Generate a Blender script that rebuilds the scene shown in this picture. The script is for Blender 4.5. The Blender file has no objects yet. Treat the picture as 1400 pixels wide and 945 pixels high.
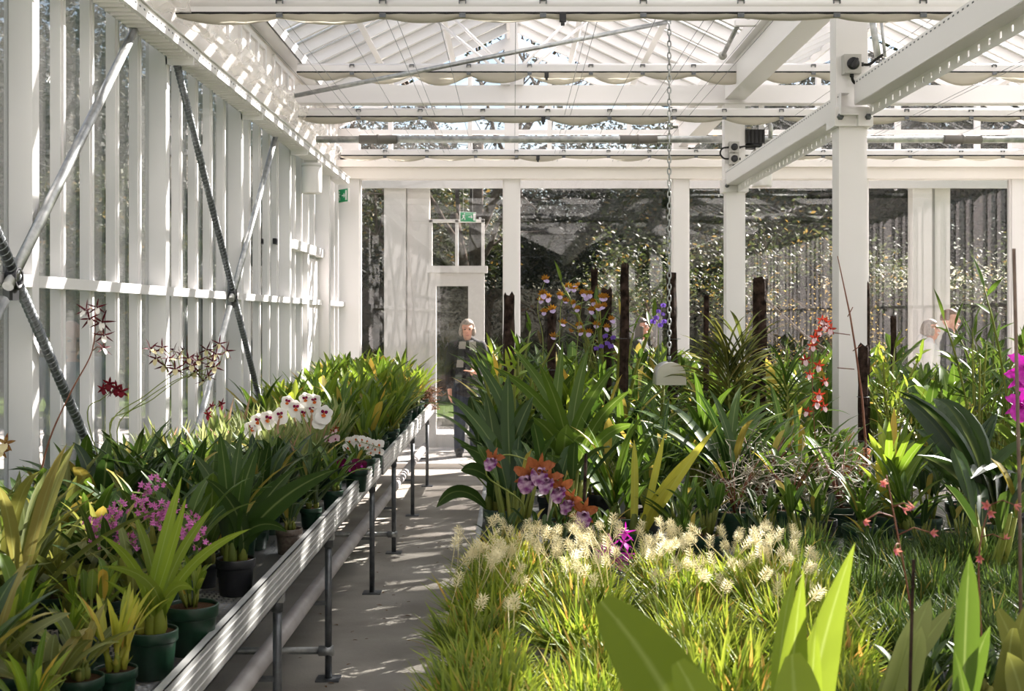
import bpy, bmesh, math, random
from mathutils import Vector, Matrix, Euler, noise

S = bpy.context.scene
COL = S.collection
PI = math.pi
R = random.Random(11)

# ------------------------------------------------------------------ camera, light, exposure
CAM_H = 1.70
FPX = 1728.0
cam_d = bpy.data.cameras.new('camera')
cam = bpy.data.objects.new('camera', cam_d)
COL.objects.link(cam)
cam.location = (0, 0, CAM_H)
cam.rotation_euler = (PI / 2, 0, 0)
cam_d.sensor_width = 36
cam_d.lens = FPX / 1400 * 36
cam_d.shift_y = -0.0282
cam_d.clip_start = 0.05
cam_d.clip_end = 400
cam_d.dof.use_dof = True
cam_d.dof.focus_distance = 6.2
cam_d.dof.aperture_fstop = 9.0
S.camera = cam

SUN_DIR = Vector((0.62, 0.56, 0.58)).normalized()      # towards the sun
w = bpy.data.worlds.new('sky_world')
S.world = w
w.use_nodes = True
nt = w.node_tree
nt.nodes.clear()
sky = nt.nodes.new('ShaderNodeTexSky')
sky.sky_type = 'NISHITA'
sky.sun_disc = False
sky.sun_elevation = math.asin(SUN_DIR.z)
sky.sun_rotation = math.atan2(SUN_DIR.x, SUN_DIR.y)
sky.air_density = 1.0
sky.dust_density = 0.6
bg = nt.nodes.new('ShaderNodeBackground')
bg.inputs['Strength'].default_value = 0.14
wo = nt.nodes.new('ShaderNodeOutputWorld')
# thin bright haze over the blue
hz = nt.nodes.new('ShaderNodeMixRGB')
hz.inputs[0].default_value = 0.22
hz.inputs[2].default_value = (3.0, 2.65, 2.85, 1)
nt.links.new(sky.outputs[0], hz.inputs[1])
nt.links.new(hz.outputs[0], bg.inputs[0])
nt.links.new(bg.outputs[0], wo.inputs[0])

sun_d = bpy.data.lights.new('sun', 'SUN')
sun_d.energy = 20.0
sun_d.angle = 0.0093
sun_d.color = (1.0, 0.915, 0.895)
sun = bpy.data.objects.new('sun', sun_d)
COL.objects.link(sun)
sun.location = (12, 6, 14)
sun.rotation_euler = SUN_DIR.to_track_quat('Z', 'Y').to_euler()

S.view_settings.view_transform = 'Standard'
S.view_settings.look = 'None'
S.view_settings.gamma = 1.0
S.view_settings.use_curve_mapping = False
S.view_settings.exposure = 0.96
S.cycles.use_denoising = True
S.cycles.max_bounces = 8
S.cycles.diffuse_bounces = 4
S.cycles.glossy_bounces = 3
S.cycles.transmission_bounces = 4
S.cycles.transparent_max_bounces = 24
S.cycles.caustics_reflective = False
S.cycles.caustics_refractive = False
S.cycles.sample_clamp_indirect = 6.0


# ------------------------------------------------------------------ helpers
def at(px, py, Y):
    """world point seen at photo pixel px,py at distance Y from the camera"""
    return Vector(((px - 700) / FPX * Y, Y, CAM_H - (py - 433) / FPX * Y))


def lin(h):
    h = h.lstrip('#')
    o = []
    for i in (0, 2, 4):
        c = int(h[i:i + 2], 16) / 255
        o.append(c / 12.92 if c <= 0.04045 else ((c + 0.055) / 1.055) ** 2.4)
    return (o[0], o[1], o[2], 1)


class MB:
    def __init__(s):
        s.v = []
        s.f = []
        s.m = []
        s.u = []
        s.sm = []

    def face(s, idx, mi=0, uv=None, smooth=False):
        s.f.append(idx)
        s.m.append(mi)
        s.u.append(uv)
        s.sm.append(smooth)

    def box(s, c, d, mi=0, M=None):
        n = len(s.v)
        c = Vector(c)
        for dz in (-.5, .5):
            for dy in (-.5, .5):
                for dx in (-.5, .5):
                    p = Vector((dx * d[0], dy * d[1], dz * d[2]))
                    if M is not None:
                        p = M @ p
                    s.v.append(c + p)
        for q in ((0, 2, 3, 1), (4, 5, 7, 6), (0, 1, 5, 4), (2, 6, 7, 3), (0, 4, 6, 2), (1, 3, 7, 5)):
            s.face([n + i for i in q], mi)

    def box2(s, a, b, mi=0):
        s.box([(a[i] + b[i]) / 2 for i in range(3)], [abs(b[i] - a[i]) for i in range(3)], mi)

    def tube(s, pts, r, n=6, mi=0, cap=True, smooth=True):
        pts = [Vector(p) for p in pts]
        k = len(pts)
        rr = r if isinstance(r, (list, tuple)) else [r] * k
        b = len(s.v)
        t0 = (pts[1] - pts[0]).normalized()
        ref = Vector((0, 0, 1)) if abs(t0.z) < .9 else Vector((1, 0, 0))
        nx = t0.cross(ref).normalized()
        for i, p in enumerate(pts):
            t = (pts[min(i + 1, k - 1)] - pts[max(i - 1, 0)])
            if t.length < 1e-9:
                t = t0
            t.normalize()
            nx = nx - t * nx.dot(t)
            if nx.length < 1e-6:
                nx = t.orthogonal()
            nx.normalize()
            ny = t.cross(nx)
            for j in range(n):
                a = 2 * PI * j / n
                s.v.append(p + (nx * math.cos(a) + ny * math.sin(a)) * rr[i])
        for i in range(k - 1):
            for j in range(n):
                j2 = (j + 1) % n
                s.face([b + i * n + j, b + i * n + j2, b + (i + 1) * n + j2, b + (i + 1) * n + j], mi, None, smooth)
        if cap:
            s.face([b + j for j in range(n)][::-1], mi)
            s.face([b + (k - 1) * n + j for j in range(n)], mi)

    def lathe(s, prof, c=(0, 0, 0), n=20, mi=0, M=None, smooth=True, close=False):
        c = Vector(c)
        b = len(s.v)
        for (r, z) in prof:
            for j in range(n):
                a = 2 * PI * j / n
                p = Vector((r * math.cos(a), r * math.sin(a), z))
                if M is not None:
                    p = M @ p
                s.v.append(c + p)
        k = len(prof)
        for i in range(k - 1):
            for j in range(n):
                j2 = (j + 1) % n
                s.face([b + i * n + j, b + i * n + j2, b + (i + 1) * n + j2, b + (i + 1) * n + j], mi, None, smooth)
        if close:
            s.face([b + j for j in range(n)][::-1], mi)
            s.face([b + (k - 1) * n + j for j in range(n)], mi)

    def ball(s, c, d, mi=0, n=10, k=6, M=None):
        prof = []
        for i in range(k + 1):
            a = -PI / 2 + PI * i / k
            prof.append((max(math.cos(a), 0.001), math.sin(a)))
        MM = Matrix.Diagonal(Vector((d[0], d[1], d[2])))
        if M is not None:
            MM = M @ MM
        s.lathe(prof, c, n, mi, MM, True, True)

    def strip(s, p, d, nrm, L, W, bend=0.0, n=7, prof='strap', fold=.25, mi=0, roll=0.0, wave=0.0, side=0.0):
        p = Vector(p)
        d = Vector(d).normalized()
        nrm = Vector(nrm)
        nrm = (nrm - d * nrm.dot(d)).normalized()
        if roll:
            nrm = (Matrix.Rotation(roll, 3, d) @ nrm)
        f = PROF[prof]
        b = len(s.v)
        for i in range(n + 1):
            t = i / n
            sd = nrm.cross(d)
            w = W * .5 * f(t)
            lift = nrm * (fold * w)
            wv = nrm * (wave * W * math.sin(t * 17 + b))
            s.v.append(p + sd * w + lift + wv)
            s.v.append(p.copy())
            s.v.append(p - sd * w + lift - wv)
            p = p + d * (L / n)
            a = bend / n * (.35 + 1.3 * t)
            d, nrm = d * math.cos(a) + nrm * math.sin(a), nrm * math.cos(a) - d * math.sin(a)
            if side:
                q = Matrix.Rotation(side / n, 3, nrm)
                d = q @ d
        for i in range(n):
            t0, t1 = i / n, (i + 1) / n
            o = b + 3 * i
            s.face([o, o + 3, o + 4, o + 1], mi, ((0, t0), (0, t1), (.5, t1), (.5, t0)), True)
            s.face([o + 1, o + 4, o + 5, o + 2], mi, ((.5, t0), (.5, t1), (1, t1), (1, t0)), True)
        return p

    def leaf(s, p, az, el, L, W, droop=.8, n=7, prof='strap', fold=.25, mi=0, roll=0.0, wave=0.0, side=0.0):
        d = (math.cos(el) * math.cos(az), math.cos(el) * math.sin(az), math.sin(el))
        nr = (-math.sin(el) * math.cos(az), -math.sin(el) * math.sin(az), math.cos(el))
        return s.strip(p, d, nr, L, W, -droop, n, prof, fold, mi, roll, wave, side)

    def mesh(s, name, mats):
        me = bpy.data.meshes.new(name)
        me.from_pydata([tuple(v) for v in s.v], [], s.f)
        for m in (mats if isinstance(mats, (list, tuple)) else [mats]):
            me.materials.append(m)
        me.polygons.foreach_set('material_index', s.m)
        me.polygons.foreach_set('use_smooth', s.sm)
        if any(u is not None for u in s.u):
            uvl = me.uv_layers.new(name='uv')
            flat = []
            for fc, u in zip(s.f, s.u):
                if u is None:
                    flat += [0.0, 0.0] * len(fc)
                else:
                    for q in u:
                        flat += [q[0], q[1]]
            uvl.data.foreach_set('uv', flat)
        me.update()
        return me

    def obj(s, name, mats, parent=None, loc=None):
        return link(name, s.mesh(name, mats), parent, loc)


PROF = {
    'strap': lambda t: min(1, .55 + t * 2.2) * (1 - max(0, (t - .55) / .45) ** 2.3) + .004,
    'ellip': lambda t: max(0, math.sin(PI * (t * .93 + .06))) ** .75 * (1 if t < .97 else .4),
    'lance': lambda t: (max(0, math.sin(PI * t ** .72)) ** .9) * .97 + .03 * (1 - t),
    'obl': lambda t: min(1, .35 + t * 2.6) * (1 - max(0, (t - .7) / .3) ** 2.6) + .01,
    'round': lambda t: max(.03, math.sin(PI * (t * .88 + .1))) ** .55,
    'grass': lambda t: (1 - t ** 3) * .97 + .03,
}


def link(name, me, parent=None, loc=None):
    o = bpy.data.objects.new(name, me)
    COL.objects.link(o)
    if parent is not None:
        o.parent = parent
    if loc is not None:
        o.location = loc
    return o


def tag(o, label=None, cat=None, group=None, kind=None):
    if label:
        o['label'] = label
    if cat:
        o['category'] = cat
    if group:
        o['group'] = group
    if kind:
        o['kind'] = kind
    return o


def thing(name, label, cat, loc=(0, 0, 0), rz=0.0, group=None, kind=None):
    o = bpy.data.objects.new(name, None)
    o.empty_display_size = .05
    COL.objects.link(o)
    o.location = loc
    o.rotation_euler = (0, 0, rz)
    return tag(o, label, cat, group, kind)


def copy_tree(src, loc, rz=None, label=None, group=None):
    r = src.copy()
    COL.objects.link(r)
    r.location = loc
    if rz is not None:
        r.rotation_euler = (0, 0, rz)
    if label:
        r['label'] = label
    if group:
        r['group'] = group
    for ch in list(src.children):
        c = ch.copy()
        COL.objects.link(c)
        c.parent = r
        for g in ch.children:
            d = g.copy()
            COL.objects.link(d)
            d.parent = c
    return r


# ------------------------------------------------------------------ materials
def mat(name, col, rough=.5, metal=0.0, spec=.5, var=0.0, vscale=6.0, col2=None, bump=0.0, bscale=40.0, detail=5.0):
    m = bpy.data.materials.new(name)
    m.use_nodes = True
    n = m.node_tree.nodes
    l = m.node_tree.links
    b = n['Principled BSDF']
    c = lin(col) if isinstance(col, str) else col
    b.inputs['Base Color'].default_value = c
    b.inputs['Roughness'].default_value = rough
    b.inputs['Metallic'].default_value = metal
    b.inputs['Specular IOR Level'].default_value = spec
    tc = n.new('ShaderNodeTexCoord')
    if col2 is not None:
        nz = n.new('ShaderNodeTexNoise')
        nz.inputs['Scale'].default_value = vscale
        nz.inputs['Detail'].default_value = detail
        rp = n.new('ShaderNodeValToRGB')
        rp.color_ramp.elements[0].position = .35
        rp.color_ramp.elements[1].position = .68
        rp.color_ramp.elements[0].color = c
        rp.color_ramp.elements[1].color = lin(col2)
        l.new(tc.outputs['Object'], nz.inputs['Vector'])
        l.new(nz.outputs['Fac'], rp.inputs['Fac'])
        l.new(rp.outputs['Color'], b.inputs['Base Color'])
    if bump:
        nb = n.new('ShaderNodeTexNoise')
        nb.inputs['Scale'].default_value = bscale
        nb.inputs['Detail'].default_value = 6
        bp = n.new('ShaderNodeBump')
        bp.inputs['Strength'].default_value = bump
        bp.inputs['Distance'].default_value = .01
        l.new(tc.outputs['Object'], nb.inputs['Vector'])
        l.new(nb.outputs['Fac'], bp.inputs['Height'])
        l.new(bp.outputs['Normal'], b.inputs['Normal'])
    return m


def leafmat(name, cols, trans=.38, rough=.38, odd=None, oddpos=.93, rib=.25, tip=None):
    """leaf: each blade its own shade (cols), a few blades of the odd colour, pale midrib, light shining through"""
    m = bpy.data.materials.new(name)
    m.use_nodes = True
    n = m.node_tree.nodes
    l = m.node_tree.links
    b = n['Principled BSDF']
    g = n.new('ShaderNodeNewGeometry')
    rp = n.new('ShaderNodeValToRGB')
    el = rp.color_ramp.elements
    k = len(cols)
    el[0].position = 0
    el[0].color = lin(cols[0])
    el[1].position = (oddpos - .02) if odd else 1
    el[1].color = lin(cols[-1])
    for i in range(1, k - 1):
        e = el.new(i / (k - 1) * el[1].position if False else i / (k - 1) * .9)
        e.color = lin(cols[i])
    if odd:
        e = el.new(oddpos)
        e.color = lin(odd)
        e = el.new(1.0)
        e.color = lin(odd)
    l.new(g.outputs['Random Per Island'], rp.inputs['Fac'])
    oi = n.new('ShaderNodeObjectInfo')
    hs = n.new('ShaderNodeHueSaturation')
    mr = n.new('ShaderNodeMapRange')
    mr.inputs[3].default_value = .78
    mr.inputs[4].default_value = 1.22
    l.new(oi.outputs['Random'], mr.inputs[0])
    hs.inputs['Hue'].default_value = .488
    l.new(mr.outputs[0], hs.inputs['Value'])
    l.new(rp.outputs[0], hs.inputs['Color'])
    uv = n.new('ShaderNodeUVMap')
    sx = n.new('ShaderNodeSeparateXYZ')
    l.new(uv.outputs[0], sx.inputs[0])
    a = n.new('ShaderNodeMath')
    a.operation = 'SUBTRACT'
    a.inputs[1].default_value = .5
    l.new(sx.outputs[0], a.inputs[0])
    ab = n.new('ShaderNodeMath')
    ab.operation = 'ABSOLUTE'
    l.new(a.outputs[0], ab.inputs[0])
    m2 = n.new('ShaderNodeMapRange')
    m2.inputs[1].default_value = 0.0
    m2.inputs[2].default_value = .07
    m2.inputs[3].default_value = rib
    m2.inputs[4].default_value = 0.0
    l.new(ab.outputs[0], m2.inputs[0])
    mx = n.new('ShaderNodeMixRGB')
    mx.inputs[2].default_value = lin('#b7c480')
    l.new(m2.outputs[0], mx.inputs[0])
    l.new(hs.outputs[0], mx.inputs[1])
    out_c = mx.outputs[0]
    if tip:
        m3 = n.new('ShaderNodeMapRange')
        m3.inputs[1].default_value = .62
        m3.inputs[2].default_value = 1.0
        m3.inputs[3].default_value = 0.0
        m3.inputs[4].default_value = .85
        l.new(sx.outputs[1], m3.inputs[0])
        mt = n.new('ShaderNodeMixRGB')
        mt.inputs[2].default_value = lin(tip)
        l.new(m3.outputs[0], mt.inputs[0])
        l.new(out_c, mt.inputs[1])
        out_c = mt.outputs[0]
    l.new(out_c, b.inputs['Base Color'])
    b.inputs['Roughness'].default_value = rough + .08
    b.inputs['Specular IOR Level'].default_value = .30
    tr = n.new('ShaderNodeBsdfTranslucent')
    h2 = n.new('ShaderNodeHueSaturation')
    h2.inputs['Hue'].default_value = .485
    h2.inputs['Saturation'].default_value = 1.02
    h2.inputs['Value'].default_value = 1.6
    l.new(out_c, h2.inputs['Color'])
    l.new(h2.outputs[0], tr.inputs[0])
    ms = n.new('ShaderNodeMixShader')
    ms.inputs[0].default_value = trans
    l.new(b.outputs[0], ms.inputs[1])
    l.new(tr.outputs[0], ms.inputs[2])
    l.new(ms.outputs[0], n['Material Output'].inputs['Surface'])
    return m


def petalmat(name, col, col2=None, trans=.3, sc=60.0):
    m = mat(name, col, .55, spec=.25, col2=col2, vscale=sc, detail=2)
    n = m.node_tree.nodes
    l = m.node_tree.links
    b = n['Principled BSDF']
    tr = n.new('ShaderNodeBsdfTranslucent')
    tr.inputs[0].default_value = lin(col)
    ms = n.new('ShaderNodeMixShader')
    ms.inputs[0].default_value = trans
    l.new(b.outputs[0], ms.inputs[1])
    l.new(tr.outputs[0], ms.inputs[2])
    l.new(ms.outputs[0], n['Material Output'].inputs['Surface'])
    return m


def glassmat(name, tint='#f6f6f5', dirt=.018, boost=1.0, milk=0.0, graze=5.0):
    """thin clear pane: see-through, mirror-like at grazing angles, a little dust and water spotting"""
    m = bpy.data.materials.new(name)
    m.use_nodes = True
    n = m.node_tree.nodes
    l = m.node_tree.links
    n.remove(n['Principled BSDF'])
    tr = n.new('ShaderNodeBsdfTransparent')
    tr.inputs[0].default_value = lin(tint)
    gl = n.new('ShaderNodeBsdfGlossy')
    gl.inputs['Roughness'].default_value = .012
    gl.inputs['Color'].default_value = (1, 1, 1, 1)
    lw = n.new('ShaderNodeLayerWeight')
    lw.inputs['Blend'].default_value = .5
    pw = n.new('ShaderNodeMath')
    pw.operation = 'POWER'
    pw.inputs[1].default_value = graze
    l.new(lw.outputs['Facing'], pw.inputs[0])
    ma = n.new('ShaderNodeMath')
    ma.operation = 'MULTIPLY_ADD'
    ma.inputs[1].default_value = .9
    ma.inputs[2].default_value = .043 * boost
    l.new(pw.outputs[0], ma.inputs[0])
    mx = n.new('ShaderNodeMixShader')
    l.new(ma.outputs[0], mx.inputs[0])
    l.new(tr.outputs[0], mx.inputs[1])
    l.new(gl.outputs[0], mx.inputs[2])
    df = n.new('ShaderNodeBsdfDiffuse')
    df.inputs[0].default_value = (.8, .8, .78, 1)
    tc = n.new('ShaderNodeTexCoord')
    nz = n.new('ShaderNodeTexNoise')
    nz.inputs['Scale'].default_value = 1.3
    nz.inputs['Detail'].default_value = 9
    nz.inputs['Roughness'].default_value = .75
    l.new(tc.outputs['Object'], nz.inputs['Vector'])
    mr = n.new('ShaderNodeMapRange')
    mr.inputs[1].default_value = .4
    mr.inputs[2].default_value = .75
    mr.inputs[3].default_value = dirt * .35
    mr.inputs[4].default_value = dirt * 2.2
    l.new(nz.outputs['Fac'], mr.inputs[0])
    m2 = n.new('ShaderNodeMixShader')
    l.new(mr.outputs[0], m2.inputs[0])
    l.new(mx.outputs[0], m2.inputs[1])
    l.new(df.outputs[0], m2.inputs[2])
    if milk:
        tl = n.new('ShaderNodeBsdfTranslucent')
        tl.inputs[0].default_value = (.93, .93, .91, 1)
        m4 = n.new('ShaderNodeMixShader')
        m4.inputs[0].default_value = milk
        l.new(m2.outputs[0], m4.inputs[1])
        l.new(tl.outputs[0], m4.inputs[2])
        m2 = m4
    l.new(m2.outputs[0], n['Material Output'].inputs['Surface'])
    return m


def thinmat(name, col, opaque=.6, trans=.5, rough=.4):
    """thin cloth or plastic film: partly see-through, lets light through"""
    m = bpy.data.materials.new(name)
    m.use_nodes = True
    n = m.node_tree.nodes
    l = m.node_tree.links
    b = n['Principled BSDF']
    b.inputs['Base Color'].default_value = lin(col)
    b.inputs['Roughness'].default_value = rough
    tr = n.new('ShaderNodeBsdfTranslucent')
    tr.inputs[0].default_value = lin(col)
    ms = n.new('ShaderNodeMixShader')
    ms.inputs[0].default_value = trans
    l.new(b.outputs[0], ms.inputs[1])
    l.new(tr.outputs[0], ms.inputs[2])
    tp = n.new('ShaderNodeBsdfTransparent')
    m2 = n.new('ShaderNodeMixShader')
    m2.inputs[0].default_value = opaque
    l.new(tp.outputs[0], m2.inputs[1])
    l.new(ms.outputs[0], m2.inputs[2])
    l.new(m2.outputs[0], n['Material Output'].inputs['Surface'])
    return m


M = {}
M['white'] = mat('white_paint', '#eae7e6', .42, spec=.4)
M['white2'] = mat('white_fascia', '#efe9e4', .5, spec=.3)
M['grey_panel'] = mat('pale_grey_panel', '#cfcdc8', .5)
M['glass'] = glassmat('clear_glass')
M['endglass'] = glassmat('end_wall_glass', '#e4e4e3', .008, .9)
M['sideglass'] = glassmat('side_wall_glass', '#ecebea', .03, 1.2, 0.0, 3.0)
M['roofglass'] = glassmat('roof_glass', '#f2f4f2', .06, 1.0, .12)
M['galv'] = mat('galvanised_steel', '#9a9c9c', .42, .85, col2='#c3c4c2', vscale=18)
M['galv_dark'] = mat('dull_pipe_steel', '#5d6063', .45, .7, col2='#74777a', vscale=25)
M['alu'] = mat('aluminium_rail', '#a9aaa8', .42, .45, col2='#c4c4c1', vscale=7)
M['alu_rib'] = mat('bright_rail_rib', '#e4e3df', .35, .3)
M['pipe_white'] = mat('white_heating_pipe', '#c3bfbd', .45, .1, col2='#a39d9b', vscale=5)
M['black'] = mat('black_plastic', '#17171a', .45)
M['black_rubber'] = mat('black_rubber', '#1b1918', .8)
M['grey_plastic'] = mat('grey_switch_box', '#b9b6b1', .5)
M['cloth'] = thinmat('cream_shade_cloth', '#d9d2c4', .95, .35, .8)
M['film'] = thinmat('crinkled_clear_film', '#f3efe8', .32, .55, .2)
M['concrete'] = mat('concrete_floor', '#8d877d', .85, spec=.2, col2='#b3ada2', vscale=1.6, bump=.25, bscale=60, detail=9)
M['paving'] = mat('outdoor_paving', '#d3cec6', .9, spec=.2, col2='#e2ddd4', vscale=2.5)
M['gravel'] = mat('gravel_bed', '#8f8a82', .9, spec=.2, col2='#d8d3ca', vscale=38, bump=.9, bscale=45)
M['kerb'] = mat('kerb_concrete', '#8c8b84', .9, col2='#6b6b62', vscale=7)
M['lawn'] = mat('lawn_green', '#3c4e20', .9, spec=.1, col2='#566a30', vscale=3, bump=.8, bscale=30, detail=10)
M['bark'] = mat('dark_bark', '#1c1410', .95, spec=.1, col2='#453730', vscale=28, bump=1.0, bscale=45)
M['trunk'] = mat('tree_bark', '#3a3129', .95, spec=.1, col2='#5b5046', vscale=9, bump=.8, bscale=18)
M['soil'] = mat('bark_potting_mix', '#3a2a1e', .95, spec=.1, col2='#6d5038', vscale=70, bump=1.0, bscale=90)
M['pot_green'] = mat('green_plastic_pot', '#102a1b', .40, col2='#163524', vscale=5)
M['pot_black'] = mat('black_plastic_pot', '#121317', .42, col2='#1c1d21', vscale=5)
M['pot_grey'] = mat('smoky_plastic_pot', '#5d5148', .35, col2='#746a60', vscale=9)
M['bulb'] = leafmat('pseudobulb_green', ['#46561f', '#5d6a28', '#7a7a38'], .1, .5, rib=0)
M['cane'] = leafmat('cane_green', ['#5d6b26', '#7b8338'], .1, .5, rib=0)
M['root'] = mat('aerial_root', '#b9b2a2', .8, col2='#8d8472', vscale=40)
M['stem_brown'] = mat('brown_flower_stem', '#6b3a2c', .6, col2='#7d5238', vscale=30)
M['stem_green'] = mat('green_flower_stem', '#6f7d34', .55, col2='#8a9444', vscale=30)
M['skin'] = mat('skin', '#d9a58c', .5, spec=.3, col2='#cf957c', vscale=12)
M['eye'] = mat('eye_dark', '#2a2220', .3)
M['lip'] = mat('lip', '#a9605a', .5)

M['lf_dark'] = leafmat('leaf_dark_green', ['#1b3216', '#29441b', '#3d5722'], .24, .33, '#8a8438', .965)
M['lf_mid'] = leafmat('leaf_mid_green', ['#2c4a19', '#40601f', '#5a752a'], .32, .35, '#a39a42', .965)
M['lf_light'] = leafmat('leaf_light_green', ['#45661e', '#627f27', '#869a38'], .42, .38, '#b8a440', .95)
M['lf_olive'] = leafmat('leaf_olive', ['#4a5828', '#646f33', '#838642'], .32, .42, '#8f8a48', .955)
M['lf_pale'] = leafmat('leaf_pale_grey_green', ['#64773f', '#7f8e55', '#98a06a'], .38, .45, '#a98c6e', .93)
M['lf_yellow'] = leafmat('leaf_yellowing', ['#82943a', '#a3ab40', '#bcb852'], .42, .42, '#bba24c', .92)
M['lf_grass'] = leafmat('leaf_grassy', ['#3f5c1a', '#5d7a24', '#829434'], .36, .4, '#b89a4a', .93, rib=.12, tip='#8f9a3c')
M['lf_grassd'] = leafmat('leaf_grassy_dark', ['#26401a', '#385420', '#51692a'], .25, .4, '#8a8440', .95, rib=.1)
M['lf_tree'] = leafmat('tree_leaf_dark', ['#171d14', '#20271a', '#2c3220'], .12, .6, '#4d4a30', .95, rib=0)
M['lf_tree2'] = leafmat('tree_leaf_green', ['#28361c', '#364722', '#4b582c'], .22, .5, '#8a7a38', .92, rib=0)
M['lf_gold'] = leafmat('tree_leaf_gold', ['#9a8a3a', '#b8a452', '#7d7c38'], .3, .5, '#c9b25a', .8, rib=0)
# ------------------------------------------------------------------ the glasshouse shell
YB = 14.15          # back glass wall
Y0 = -17.9           # the house runs on behind the camera
XL = -1.95
XR = 5.85
EAVE = 3.92
PITCH = .48
RIDGE = EAVE + 1.95 * PITCH
BAYS = [-4.51, -2.61, -.71, 1.19, 3.09, 4.99, 6.89, 8.79, 10.69, 12.59]
NB = len(BAYS)


def struct(name, mb, m, label=None, parent=None):
    o = mb.obj(name, m, parent)
    if parent is None:
        tag(o, label, 'building', None, 'structure')
    return o


def sroot(name, label, cat='building'):
    return thing(name, label, cat, kind='structure')


# floor, ground
b = MB()
b.box2((XL - .1, Y0, -.12), (XR + .1, YB + .06, 0))
struct('floor', b, M['concrete'], 'bare concrete floor with scattered debris between the benches')
b = MB()
b.box2((-120, -60, -.3), (120, 160, -.13))
struct('lawn_ground', b, M['lawn'], 'green lawn running away outside the glass')
b = MB()
b.box2((-9, YB + .08, -.16), (9, 15.9, -.015))
struct('gravel_ground', b, M['gravel'], 'strip of loose pale gravel outside the end wall')
b = MB()
b.box2((-14, 15.9, -.16), (14, 19.2, 0))
struct('path', b, M['paving'], 'pale paved path beyond the gravel strip')
b = MB()
b.box2((-14, 19.2, -.16), (14, 19.5, .155))
struct('kerb', b, M['kerb'], 'low grey kerb wall between path and lawn')
b = MB()
b.box2((-60, 19.5, -.16), (60, 150, .11))
struct('lawn_ground.001', b, M['lawn'], 'raised lawn behind the kerb wall')

# knee walls and fascia
b = MB()
b.box2((XL - .06, Y0, 0), (XL + .02, YB, .45))
b.box2((XL - .06, Y0, 3.27), (XL + .01, YB, EAVE))
wl = struct('wall_left', b, M['white2'], 'white base and upper fascia of the side glass wall by the orchid bench')
b = MB()
for k in range(9):
    y = 2.6 + k * 1.27
    b.box2((XL + .01, y, 3.5), (XL + .03, y + .95, 3.54))
    b.box2((XL + .01, y, 3.78), (XL + .03, y + .95, 3.82))
    for q in range(4):
        b.box2((XL + .01, y + q * .30, 3.54), (XL + .03, y + q * .30 + .05, 3.78))
b.obj('vent_frame', M['white'], wl)
b = MB()
b.box2((XL, Y0, 3.86), (XL + .16, YB, 3.9))
b.box2((XL + .15, Y0, 3.86), (XL + .165, YB, 3.96))
b.obj('gutter_lip', M['white'], wl)
b = MB()
b.box2((XR - .02, Y0, 0), (XR + .06, YB, .45))
b.box2((XR - .01, Y0, 3.27), (XR + .06, YB, EAVE))
struct('wall_right', b, M['white2'], 'white base and upper fascia of the far side glass wall')

# side columns
for i, y in enumerate(BAYS):
    b = MB()
    b.box2((-1.978, y - .07, 0), (-1.867, y, 3.3))
    o = struct('column', b, M['white'], 'white steel column of the side wall, bay post %d from the end wall' % (NB - i))
    b = MB()
    b.box2((XR - .10, y - .07, 0), (XR + .02, y, 3.3))
    struct('column', b, M['white'], 'white steel column of the far side wall, post %d from the end wall' % (NB - i))

# side windows, one per bay: pane, four mullions, rail
nwin = 0
for i, y in enumerate(BAYS):
    y2 = BAYS[i + 1] - .07 if i + 1 < len(BAYS) else YB - .05
    for side, xg in ((-1, XL - .012), (1, XR + .012)):
        nwin += 1
        rt = sroot('window_%d' % nwin, 'tall glazed bay of the %s side wall, bay %d from the end wall' % ('bench' if side < 0 else 'far', NB - i), 'window')
        b = MB()
        b.box2((xg - .003, y, .45), (xg + .003, y2, 3.27))
        b.obj('pane', M['sideglass'], rt)
        xm = xg - side * .012
        for q in range(1, 5):
            ym = y + (y2 - y) * q / 5
            b = MB()
            b.box2((xm, ym - .022, .45), (xm - side * .045, ym + .022, 3.27))
            b.box2((xm - side * .045, ym - .012, .45), (xm - side * .055, ym + .012, 3.27))
            b.obj('mullion', M['white'], rt)
        b = MB()
        b.box2((xm - side * .03, y, 1.815), (xm - side * .085, y2, 1.862))
        b.obj('rail', M['white'], rt)

# side door frame near the end wall
rt = sroot('door_1', 'white side door frame with a head rail near the end wall', 'door')
b = MB()
b.box2((-1.93, 10.75, 2.28), (-1.85, 12.55, 2.36))
b.box2((-1.93, 11.5, 0), (-1.86, 11.58, 2.3))
b.box2((-1.93, 12.43, 0), (-1.80, 12.55, 3.3))
b.obj('door_frame', M['white'], rt)
b = MB()
b.box2((-1.92, 11.6, .1), (-1.90, 12.42, 2.25))
b.obj('door_leaf', M['white'], rt)

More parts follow.
